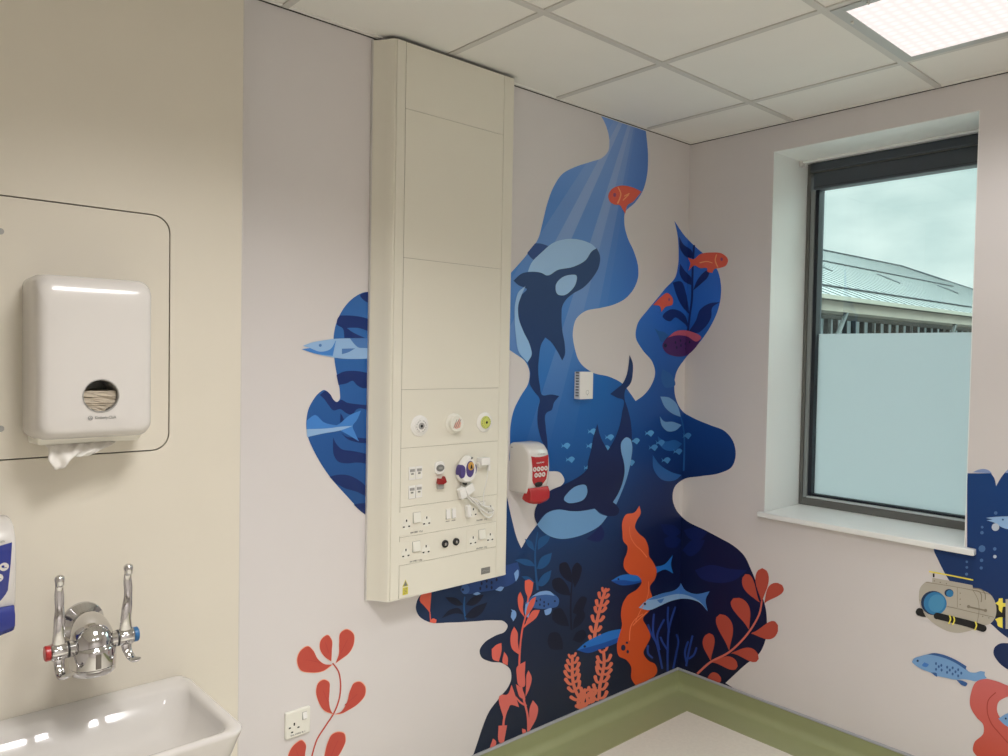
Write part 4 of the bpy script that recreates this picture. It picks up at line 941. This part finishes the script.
# blue fishes
f = shape('blue_fish', ["E: 203,163! 240,142 290,136 330,140! 330,166! 290,177 240,180", "E: 370,108! 415,98 450,60! 443,100 452,134! 420,118 370,135"], K['bluefish'], 3, mu); f['label'] = 'blue fish passing behind the ribbon coral'
shape('belly_stripe', "E: 203,163! 250,160 300,165 330,160! 330,166! 290,177 240,180", K['bluefishd'], 4, f); circles('eye', [('E', 232, 156, 4)], K['navy'], 5, f)
f = shape('silver_fish', "E: 313,270! 345,240 400,215 465,195 485,172! 500,198 540,215 600,205! 585,235 592,285! 560,250 530,238 480,235 430,248 400,262 350,280", K['greyfish'], 6, mu)
shape('back_stripe', ["E: 345,240! 400,215 465,195 485,172! 500,198 540,215 600,205! 585,235 592,285! 560,245 530,228 480,215 430,222 385,235"], K['greyfishd'], 7, f)
circles('eye', [('E', 337, 255, 5)], K['navy'], 8, f); shape('side_fin', "E: 385,240! 415,232! 400,252", K['greyfishd'], 8, f)
f = shape('blue_fish', "D: 706,332! 740,302 790,275 840,255 885,247! 890,290! 850,310 800,328 750,343", K['bluefish'], 4, mu); f['label'] = 'blue fish swimming left between the feather corals'
shape('belly_stripe', "D: 706,332! 760,318 820,300 888,275! 890,290! 850,310 800,328 750,343", K['bluefishd'], 5, f); circles('eye', [('D', 737, 317, 5)], K['navy'], 6, f)
f = shape('spotted_fish', "D: 498,145! 530,115 570,98 610,105 635,130 630,155 600,165 560,167 530,162 508,155", K['spotfish'], 2, mu); f['label'] = 'spotted fish behind the red kelp'
shape('back_fin', "D: 525,118! 560,98 600,98 618,115! 585,110 555,113", K['spotfishl'], 3, f); shape('tail_fin', ["D: 442,168! 452,185 450,218! 464,195 462,178", "D: 500,150! 515,140 520,160 512,205! 500,190"], K['spotfishl'], 3, f)
shape('lower_fin', "D: 575,172! 605,165 600,185 582,192", K['spotfishl'], 3, f); circles('scale_spot', [('D', x, y, 3, 5) for x, y in ((545, 135), (560, 130), (575, 140), (558, 150), (575, 155), (592, 148))], K['navy'], 4, f); circles('eye', [('D', 618, 136, 4)], K['navy'], 4, f)
f = shape('spotted_fish', "D: 240,92 262,68 300,45 400,0 470,-20! 478,30 455,62 400,85 320,100 265,106", K['deepfish'], 2, mu); f['label'] = 'dark spotted fish partly hidden by the services unit'
circles('cheek', [('D', 260, 88, 17, 20)], K['spotfish'], 3, f); circles('eye', [('D', 250, 90, 5)], K['navy'], 4, f); circles('scale_spot', [('D', x, y, 4, 7) for x, y in ((325, 65), (345, 55), (345, 78), (365, 62), (385, 50), (365, 82), (320, 85))], K['navy'], 4, f)
shape('lower_fin', ["D: 380,92! 400,78 415,80! 405,95", "D: 290,108! 310,100 322,106! 305,112"], K['spotfishl'], 3, f); shape('tail_fin', ["D: 455,25! 470,10 472,40 462,58!", "D: 445,180! 455,172 452,215 442,200!"], K['spotfishl'], 3, f)
# subdued background plants
p_ = strokes('dark_plant', ["C: 285,760 282,680 285,600 288,570"], 8, 5, K['plum'], 1, mu); p_['label'] = 'dark rounded plant behind the feather coral'
for s in ("C: 290,572! 265,560 238,525 240,495 262,488 282,520", "C: 298,592! 288,550 290,510 308,490 325,505 322,540", "C: 282,622! 240,615 212,592 210,560 235,550 268,580", "C: 290,690! 305,650 330,625 345,630 340,660 315,700", "C: 276,745! 240,740 208,715 215,680 240,672 262,700", "D: 650,330! 600,325 590,290 600,265 630,262 650,300", "D: 690,250! 700,200 730,170 740,190 725,225", "C: 290,800! 305,770 335,760 345,780 320,810"): shape('leaf', s, K['plum'], 1, p_)
p_ = strokes('teal_plant', ["C: 150,600 142,520 140,450 150,370"], 9, 5, K['teal'], 1, mu)
for s in ("C: 150,440! 155,395 195,375 205,368! 190,408 165,430", "C: 140,505! 105,502 58,480! 85,475 125,485", "C: 146,515! 165,470 208,450! 195,492 165,515", "C: 138,445! 112,425 98,395! 125,405", "C: 146,580! 170,540 205,520! 195,560 165,585", "C: 140,570! 110,565 85,545! 110,545"): shape('leaf', s, K['teal'], 1, p_)
p_ = strokes('murky_plant', ["D: 262,210 255,160 258,120"], 7, 5, K['teal'], 1, mu)
for s in ("D: 255,190! 225,185 165,205! 200,170 235,165", "D: 258,200! 290,165 350,140! 325,185 290,205", "D: 252,150! 225,125 180,120! 205,145 235,155", "D: 262,150! 290,120 335,110! 315,140 285,155"): shape('leaf', s, K['plum'], 1, p_)
p_ = shape('dark_plant', "C: 640,335! 700,345 720,370 700,385 660,375", K['shade'], 1, mu); p_['label'] = 'shadowy leaves at the room corner'
for s in ("C: 655,395! 690,380 725,400! 700,430 665,425", "C: 735,360! 780,350 830,370! 800,400 760,395", "C: 730,440! 770,400 820,400! 800,440 760,465", "C: 780,520! 840,500 920,515 990,520! 940,560 860,570 800,550"): shape('leaf', s, K['shade'], 1, p_)
# blue branching coral
strokes('branch_coral', ["E: 408,515 390,430 372,370 375,298", "E: 385,410 362,370 352,340", "E: 398,440 388,380 415,320", "E: 430,535 430,440 436,350 460,270", "E: 430,440 408,405 402,390", "E: 436,370 430,310 432,270", "E: 452,515 465,450 473,400 466,380", "E: 505,505 515,450 530,385", "E: 507,490 500,450 512,408", "E: 515,475 535,460 546,432", "E: 352,420 352,455 368,470"], 8, 8, K['branch'], 1, mu)
# red kelp
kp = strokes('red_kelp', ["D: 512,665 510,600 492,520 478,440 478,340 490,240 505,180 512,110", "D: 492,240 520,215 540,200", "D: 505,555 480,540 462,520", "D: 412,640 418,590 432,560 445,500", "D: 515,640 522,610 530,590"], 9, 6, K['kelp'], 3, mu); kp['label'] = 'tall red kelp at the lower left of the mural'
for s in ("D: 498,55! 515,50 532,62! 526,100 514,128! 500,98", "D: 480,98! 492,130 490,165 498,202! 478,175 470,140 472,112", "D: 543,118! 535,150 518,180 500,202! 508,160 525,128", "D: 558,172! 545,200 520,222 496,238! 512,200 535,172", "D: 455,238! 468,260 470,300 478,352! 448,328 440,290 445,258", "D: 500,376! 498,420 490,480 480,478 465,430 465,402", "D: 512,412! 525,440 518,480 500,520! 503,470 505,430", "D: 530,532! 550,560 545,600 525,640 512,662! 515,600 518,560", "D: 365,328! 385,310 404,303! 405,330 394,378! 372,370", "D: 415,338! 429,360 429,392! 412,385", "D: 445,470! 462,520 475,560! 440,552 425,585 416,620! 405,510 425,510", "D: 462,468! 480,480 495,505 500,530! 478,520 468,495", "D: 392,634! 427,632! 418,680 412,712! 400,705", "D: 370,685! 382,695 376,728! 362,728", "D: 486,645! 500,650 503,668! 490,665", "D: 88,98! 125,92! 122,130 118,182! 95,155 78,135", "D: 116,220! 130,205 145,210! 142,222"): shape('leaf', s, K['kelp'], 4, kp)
strokes('stem', ["D: 118,178 121,220"], 4, 4, K['kelp'], 4, kp)
# feather corals
def feather(stems, label):
    bm = bmesh.new()
    for st, n, bl in stems:
        P = spline(parse(st), False, 8); lay(bm, ribbon([(p, False) for p in P[::6]+[P[-1]]], 14, 11, True, 4), 3)
        tot = len(P)-1
        for k in range(n):
            t = (k+.5)/n; i = int(t*tot); p = P[i]; d = P[min(i+2, tot)]-P[max(i-2, 0)]; d = d/(d.length+1e-9)
            for sg in (-1, 1):
                q = Vector((-d.y, d.x))*sg; f_ = 1.0 if t < .75 else 1-(t-.75)*2.2
                ln = bl*f_/4*(.85+.3*random.random()); a = p+d*(sg*.8)
                b1 = a+(q*.85+d*.15)*ln*.55; b2 = a+(q*.85+d*.75)*ln
                lay(bm, ribbon([(a, False), (b1, False), (b2, False)], 8, 12*f_+3, True, 4), 3)
    o = fin('feather_coral', bm, K['feather'], mu); o['label'] = label
feather([("D: 775,300 782,240 795,180 808,130 822,88", 7, 24), ("D: 795,530 800,460 815,400 812,330", 7, 32)], 'taller feather coral with a blue fish across it')
feather([("D: 745,560 705,505 690,450 688,400 688,355", 8, 30), ("D: 720,560 735,520 738,490", 3, 20), ("D: 760,545 765,515 768,490", 3, 14)], 'shorter feather coral at its left')
# sprig with round leaves on the window side
sp = strokes('leafy_branch', ["E: 550,535 600,490 675,450 730,400 775,340 800,290 808,245"], 9, 7, K['stemr'], 3, mu)
drops('leaf', 'E', [(800, 250, 742, 136, 48, -8), (808, 250, 810, 112, 54, 0), (818, 253, 890, 180, 56, -8), (757, 360, 695, 232, 62, 12), (765, 372, 873, 340, 66, 14), (677, 442, 640, 296, 60, 10), (685, 452, 796, 475, 52, -12), (604, 484, 598, 372, 48, -5), (608, 488, 712, 505, 50, -10), (580, 575, 645, 550, 46, -10)], K['sprigr'], 4, sp)

# sprig at lower left, away from the water
sg = empty('plant_decal', 'red round-leaved printed plant on the white wall beside the low socket', 'mural', (-1.98, 0, .11))
strokes('stem', ["K: 335,258 365,300 377,360 374,430 342,525 300,590 250,670 222,765"], 8, 8, K['sprig'], 1, sg)
for s in ("K: 332,265! 280,300 220,307 165,295 145,245 165,190 205,168 230,190 255,235 290,262", "K: 327,247! 290,220 267,180 275,130 310,108 328,130 330,190", "K: 350,257! 368,210 370,150 378,95 410,77 445,100 448,150 420,205 385,232", "K: 337,530! 290,510 258,460 247,400 262,360 290,347 315,360 318,400 315,460 325,510", "K: 345,530! 375,520 410,470 430,400 450,365 480,358 508,385 508,425 470,475 420,508 380,527", "K: 270,880! 290,760 310,680 330,642 360,628 395,635 403,670 385,720 340,790 300,850", "K: 215,900! 130,850 95,790 105,730 135,690 170,672 188,690 186,750 190,830"):
    a = shape('leaf', s, K['sprig'], 3, sg)
    P = parse(s); cx = sum(p.x for p, _ in P)/len(P); cy = sum(p.y for p, _ in P)/len(P)
    bm = bmesh.new(); lay(bm, [Vector((cx, cy))+(q-Vector((cx, cy)))*1.045 for q in spline(P)], 2); fin('leaf_edge', bm, K['halo'], a)
    b0 = P[0][0]; bm = bmesh.new(); lay(bm, ribbon([(b0+(Vector((cx, cy))-b0)*.6, False), (Vector((cx, cy)), False), (b0+(Vector((cx, cy))-b0)*1.35, False)], 3, 2, True, 4), 4); fin('vein', bm, K['leafvein'], a)

# ------------------------------------------------------------------ piece of mural left of the services unit
ml_ = empty('wall_mural', 'blue mural fragment with two long fish emerging left of the services unit', 'mural', (-1.95, 0, 1.1))
shape('printed_water', "I: 480,40! 440,45 390,70 340,115 300,175 275,235 262,300 262,400 270,480 285,560 298,640 295,690 280,702 262,690 240,655 205,630 165,655 135,695 110,745 J: 100,130 97,190 110,260 140,330 190,420 250,505 330,595 400,670 455,722! 520,780! I: 520,30!", ink('ink_left_water', [(2.0, (46, 86, 142)), (1.7, (38, 84, 142)), (1.4, (30, 74, 132)), (1.0, (28, 64, 112))]), 0, ml_)
for s in ("I: 500,38! 440,48 420,60 440,90 480,110 500,112!", "I: 297,183! 350,183 420,190 480,205 500,208! 500,290! 470,278 410,258 340,258! 370,280 450,318! 325,318! 315,260 280,235 283,205", "I: 278,540! 320,520 380,515 440,522 500,538! 500,612! 430,618 400,600 375,575 340,590 290,600!", "I: 178,660! 215,635 240,655 262,690 280,702 295,695 300,690 340,705 400,715 500,722! J: 500,100! 400,85 370,118 340,110 300,85 260,92 230,60 205,25", "J: 258,255! 275,290 310,325 370,335 420,345 500,365! 500,420! 400,405 340,410 290,400 262,360 257,300", "J: 235,490! 290,478 350,482 410,510 460,550 500,590! 470,605 400,580 320,555 265,520", "J: 380,657! 420,650 480,650! 480,740! 410,685", "J: 302,108! 315,130 325,155! 300,165!", "J: 305,225! 340,250 400,255 500,265! 500,290! 400,283 340,262"): shape('dark_swirl', s, K['wave'], 1, ml_)
f = shape('long_fish', "I: 75,365! 130,345 200,332 275,322 360,320 500,322! 500,438! 400,444 320,442 230,430 150,412 68,385! 118,378!", K['swim'], 2, ml_); f['label'] = 'pale long fish with open beak'
shape('back_patch', "I: 358,320! 500,320! 500,378! 440,378 410,375 385,355", K['swimd'], 3, f); shape('jaw', "I: 68,385! 118,378! 180,400 240,385 275,330! 255,425! 150,412", K['tail'], 3, f); shape('side_fin', "I: 310,382! 390,380! 345,405 310,415!", K['swimd'], 3, f); circles('eye', [('I', 180, 362, 9, 9)], K['swimd'], 3, f)
f = shape('long_fish', ["J: 98,152! 150,120 200,162 300,185! 240,198 98,205!", "J: 300,170! 350,125 425,92! 400,150 375,185 390,230 412,278! 350,240 300,212! 240,198!"], K['tail'], 3, ml_); f['label'] = 'blue fish tail lower down'
shape('belly_stripe', "J: 98,205! 240,198 300,190 375,185! 300,212 200,230 101,252!", K['swim'], 4, f)

# ------------------------------------------------------------------ mural right of the window
mr_ = empty('wall_mural', 'blue mural with grey submarine and fish right of the window', 'mural', (0, -1.5, .11))
shape('printed_water', ["F: 676,108! 870,108! 898,150 912,213! 935,170 970,118 1010,78 1120,55 1250,100 1330,190! 1420,110 1560,100 1700,250 1760,600 G: 1700,300 1500,700 1300,800 1120,770 1008,715 935,660 875,605 800,560! 525,240! 490,180 440,80 405,0 F: 402,664! 676,712!"], K['navyr'], 0, mr_)
shape('printed_water', "H: 1010,25 940,30 900,60 890,105 920,165 970,215 1010,240 1100,260! 1100,20!", K['navyr'], 1, mr_)
shape('wave_cap', ["F: 720,100! 770,78 820,73 860,90 882,112! 870,108!", "F: 985,105! 1005,78 1100,55! 1100,105!"], K['cap'], 0, mr_)
sbm = shape('submarine', "G: 395,225! 560,255 720,285! 725,312! 800,325 870,365 895,400 892,570 860,600 830,610 700,655 620,672 540,665 450,625 380,575 330,520 295,450 285,380 295,310 320,275 345,258 392,262!", K['hull'], 3, mr_)
bm = bmesh.new(); lay(bm, circ('G', 405, 430, 104, 98, .35), 4); fin('porthole_ring', bm, K['glassd'], sbm)
bm = bmesh.new(); lay(bm, circ('G', 418, 433, 94, 92, .35), 5); fin('porthole', bm, K['glassb'], sbm)
bm = bmesh.new(); lay(bm, circ('G', 430, 432, 66, 74, .35), 6); fin('porthole_light', bm, K['glassl'], sbm)
circles('porthole_ring', [('G', 530, 348, 37, 32)], K['glassd'], 4, sbm); circles('porthole', [('G', 537, 353, 29, 29)], K['glassb'], 5, sbm)
strokes('ballast_tube', ["G: 432,533 560,565 700,600 808,636"], 52, 58, K['ink'], 7, sbm)
circles('ballast_tube', [('G', 432, 535, 26, 27), ('G', 292, 502, 32, 32), ], K['ink'], 6, sbm)
shape('ballast_tube', "G: 275,480! 310,480! 345,545! 290,532", K['ink'], 6, sbm)
strokes('band', ["G: 536,530 544,560 530,595", "G: 568,538 576,568 562,602", "G: 745,580 755,610 742,645"], 11, 11, K['yel'], 8, sbm)
strokes('roof_rail', ["G: 368,174 500,198 722,243"], 11, 11, K['yel'], 3, sbm); strokes('rail_post', ["G: 405,190 406,215"], 14, 14, K['ink'], 4, sbm)
strokes('hull_seam', ["G: 345,262 500,285 720,325 860,358", "G: 598,305 598,465", "G: 510,455 700,500 893,545", "G: 720,320 765,400 775,480 760,585", "G: 288,405 305,408"], 4, 4, K['hulld'], 5, sbm)
strokes('hull_pipe', ["G: 725,310 800,325 822,350 825,400", "G: 725,330 780,340 792,360 792,420"], 8, 8, K['hulld'], 5, sbm)
strokes('grab_handle', ["G: 690,460 825,490"], 13, 13, K['hulld'], 6, sbm)
for a in [('G', x, y, 5, 5) for x, y in ((622, 350), (622, 398), (622, 442), (412, 250), (460, 262), (510, 272), (805, 538), (855, 550))] + [('G', 690, 458, 13, 13), ('G', 828, 490, 13, 13)]: circles('rivet', [a], K['hulld'], 7, sbm)
shape('propeller_box', "G: 893,440! 1100,470! 1100,560! 893,545!", K['ink'], 3, sbm); shape('propeller', ["G: 905,432! 932,410 935,393! 966,390! 968,430! 1100,435! 1100,455! 968,460! 960,510! 938,490 930,450", "G: 905,562! 935,548 965,545! 966,635! 925,612 920,585"], K['yel'], 4, sbm)
shape('stern_plate', "G: 990,398! 1100,405! 1100,640! 990,640!", K['hull'], 5, sbm)
f = shape('grey_fish', "F: 828,470! 900,462 1010,458 1130,470! 1130,560! 1010,562 960,547 900,510 835,490! 885,482!", K['swim'], 3, mr_); circles('eye', [('F', 968, 484, 8, 8)], K['bfishd'], 4, f)
for a in ((910, 430, 14), (800, 545, 11), (798, 590, 14), (798, 720, 28), (902, 722, 14)): circles('bubble', [('F', *a)], K['bub'], 4, mr_)
for a in ((795, 83, 14), (675, 95, 10), (675, 140, 11), (673, 195, 12), (792, 145, 13)): circles('bubble', [('G', *a)], K['bub'], 4, mr_)
circles('bubble', [('F', 908, 545, 31)], K['bubl'], 4, mr_); circles('bubble', [('G', 903, 53, 14)], K['bubl'], 4, mr_)
# fish and red coral below it
f = shape('spotted_fish', "H: 228,178! 240,155 300,130 360,115 420,112 500,130 580,165 640,205 670,235! 690,255 740,265 790,252 822,258! 820,285 838,308! 790,325 740,335 700,325 640,318 590,322 500,305 430,290 380,265 300,232 250,200", K['bfish'], 3, mr_); f['label'] = 'blue spotted fish on the white wall'
shape('back_fin', "H: 350,118! 400,106 470,115 560,148 640,192 673,213! 665,240! 600,195 520,155 440,130 390,120", K['bfishd'], 4, f); shape('lower_fin', ["H: 590,322! 640,330 680,355 665,375 640,368", "H: 385,262! 430,270 434,300! 410,285"], K['bfishd'], 4, f)
circles('eye', [('H', 276, 168, 9)], K['glassd'], 5, f); circles('scale_spot', [('H', x, y, 8, 12) for x, y in ((425, 190), (447, 215), (425, 237), (468, 205), (470, 243), (515, 220), (515, 262), (537, 243), (560, 225), (560, 275), (583, 257), (605, 240), (605, 290), (630, 268))], K['bfishd'], 5, f)
shape('gill', "H: 330,180! 365,200 350,218 310,205", K['greyfishd'], 4, f)
rc_ = shape('red_coral', "L: 895,367 850,380 822,440 818,500 850,560 885,600 885,640 838,690 832,725 862,770 880,830! 1140,860! 1140,700! 1060,620 1010,600 975,570 953,520 960,485 1010,455 1100,440! 1110,425! 1008,400 950,378", K['redcoral'], 4, mr_)
strokes('vein', ["L: 948,435 912,470 905,530 925,590 965,640 1010,690"], 5, 5, K['redline'], 5, rc_)
f = shape('blue_fish', "L: 960,566! 1010,538 1090,530! 1090,610! 1010,608 985,592", K['bfish'], 5, mr_); f['label'] = 'blue fish head peeking from the red coral'; circles('eye', [('L', 998, 566, 5)], K['glassd'], 6, f)

# ------------------------------------------------------------------ outside: long metal-roofed building
def far(px, py, z=None, t=None):
    d = ray(px, py)
    if z is not None: t = (z-CAM.z)/d.z
    return CAM+d*t
ZE = 2.95
E0 = far(822.3, 293.6, ZE); E1 = far(971.4, 313.2, ZE)
ax_ = (E1-E0); ax_.z = 0; ax_.normalize(); nb = Vector((-ax_.y, ax_.x, 0))      # along the eave / away from us
if nb.dot(CF) < 0: nb = -nb
A0 = E0-ax_*6; A1 = E1+ax_*10
bd = empty('metal_roofed_building', 'low building with pale standing-seam hipped metal roof outside the window', 'building', (E0.x, E0.y, 0))
RD = 6.0; PT = Vector((0, 0, 1))
def ridge_pt(px, py):         # intersection of the pixel ray with the vertical plane RD behind the eave
    d = ray(px, py); t = ((E0+nb*RD-CAM).dot(nb))/d.dot(nb); return CAM+d*t
R0 = ridge_pt(822.3, 250); R1 = ridge_pt(901, 267); zr = (R0.z+R1.z)/2; R1.z = zr
# hip end: where the hip line reaches the eave
hp = ray(972, 290)
RL = R1-ax_*((R1-R0).dot(ax_)+6)
slope = (zr-ZE)/RD
# hip foot: follow pixel (972,290) on the roof plane, extend to eave height
nrm = (RL-A0).cross(ax_).normalized(); d = ray(972, 290); t = (A0-CAM).dot(nrm)/d.dot(nrm); Hm = CAM+d*t
HF = R1+(Hm-R1)*((R1.z-ZE)/max(.05, (R1.z-Hm.z))) if R1.z > Hm.z+.02 else A1
E2 = HF
bm = bmesh.new(); back = nb*(2*RD)
pts = [A0, E2, R1, RL]; v = [bm.verts.new(p) for p in pts]; bm.faces.new(v)
bl_ = A0+back; br_ = E2+back; vb = [bm.verts.new(p) for p in (bl_, br_)]
bm.faces.new((v[3], v[2], vb[1], vb[0])); bm.faces.new((v[1], vb[1], v[2]))
bmesh.ops.solidify(bm, geom=bm.faces[:], thickness=-.06) if False else None
roof = kid(obj('roof', bm, M['roofmetal']), bd)
def lerp(a, b, t): return a+(b-a)*t
def bar(bm, a, b, r): tube(bm, [a, b], r, 6)
up = Vector((0, 0, .03))
bm = bmesh.new(); Lr = (R1-RL).length
k = 0
while k*.42 < (E2-A0).length:
    a = A0+ax_*(k*.42); s = (a-RL).dot(ax_)
    lim = (R1-RL).dot(ax_)
    if s <= lim: b = a+nb*RD+Vector((0, 0, zr-ZE))
    else:
        f_ = 1-(s-lim)/max(.01, ((E2-RL).dot(ax_)-lim)); b = a+(nb*RD+Vector((0, 0, zr-ZE)))*max(0, f_)
    if k % 1 == 0: bar(bm, a+up*.3, b+up*.3, .012)
    k += 1
kid(obj('standing_seam', bm, M['roofmetal']), bd)
bm = bmesh.new(); bar(bm, RL+up, R1+up, .03); bar(bm, R1+up, E2+up, .035); kid(obj('ridge_cap', bm, M['seam']), bd)
def rp(px, py): d = ray(px, py); t = (A0-CAM).dot(nrm)/d.dot(nrm); return CAM+d*t
bm = bmesh.new()
for a, b, r in (((822, 261.5), (953, 287), .022), ((822, 286), (971, 308), .022), ((877, 275), (900, 284), .02), ((937, 286), (958, 294), .02), ((823, 268), (832, 272), .02)): bar(bm, rp(*a)+up, rp(*b)+up, r)
kid(obj('snow_rail', bm, M['seam']), bd)
bm = bmesh.new()
def slab(bm, a, b, z0, z1, o0, o1):
    P = [a+nb*o0, b+nb*o0, b+nb*o1, a+nb*o1]; lo = [bm.verts.new((p.x, p.y, z0)) for p in P]; hi = [bm.verts.new((p.x, p.y, z1)) for p in P]
    bm.faces.new(lo[::-1]); bm.faces.new(hi)
    for i in range(4): bm.faces.new((lo[i], lo[(i+1) % 4], hi[(i+1) % 4], hi[i]))
slab(bm, A0, E2, ZE-.09, ZE-.01, -.08, .02); kid(obj('gutter', bm, M['gutter']), bd)
bm = bmesh.new(); slab(bm, A0, E2, ZE-.30, ZE-.10, .05, 1.2); kid(obj('soffit', bm, M['wood']), bd)
bm = bmesh.new(); slab(bm, A0, E2, ZE-.33, ZE-.30, .5, 1.2); kid(obj('fascia_beam', bm, M['darkwood']), bd)
bm = bmesh.new(); slab(bm, A0, E2, -.3, ZE-.33, 1.22, 1.3); kid(obj('glazed_wall', bm, M['farglass']), bd)
LW = (E2-A0).length; k = 0; nn = 0
while k < LW and nn < 95:
    w = .05 if nn % 5 else .14
    bm = bmesh.new(); a = A0+ax_*k; slab(bm, a, a+ax_*w, -.3, ZE-.33, 1.12, 1.22); kid(obj('mullion', bm, M['farpost']), bd); k += .42; nn += 1
for (p0, p1) in (((849, 306), (838, 334)), ((957, 318), (952, 334))):
    bm = bmesh.new(); a = CAM+ray(*p0)*((A0+nb*.1-CAM).dot(nb)/ray(*p0).dot(nb)); b = CAM+ray(*p1)*((A0+nb*.1-CAM).dot(nb)/ray(*p1).dot(nb)); b2 = a+(b-a)*3.0
    bar(bm, a, b2, .05); kid(obj('raking_pole', bm, M['roofmetal']), bd)
bm = bmesh.new(); box(bm, .6, 90, -60, 80, -.5, -.3); struct(obj('ground', bm, M['ground']))
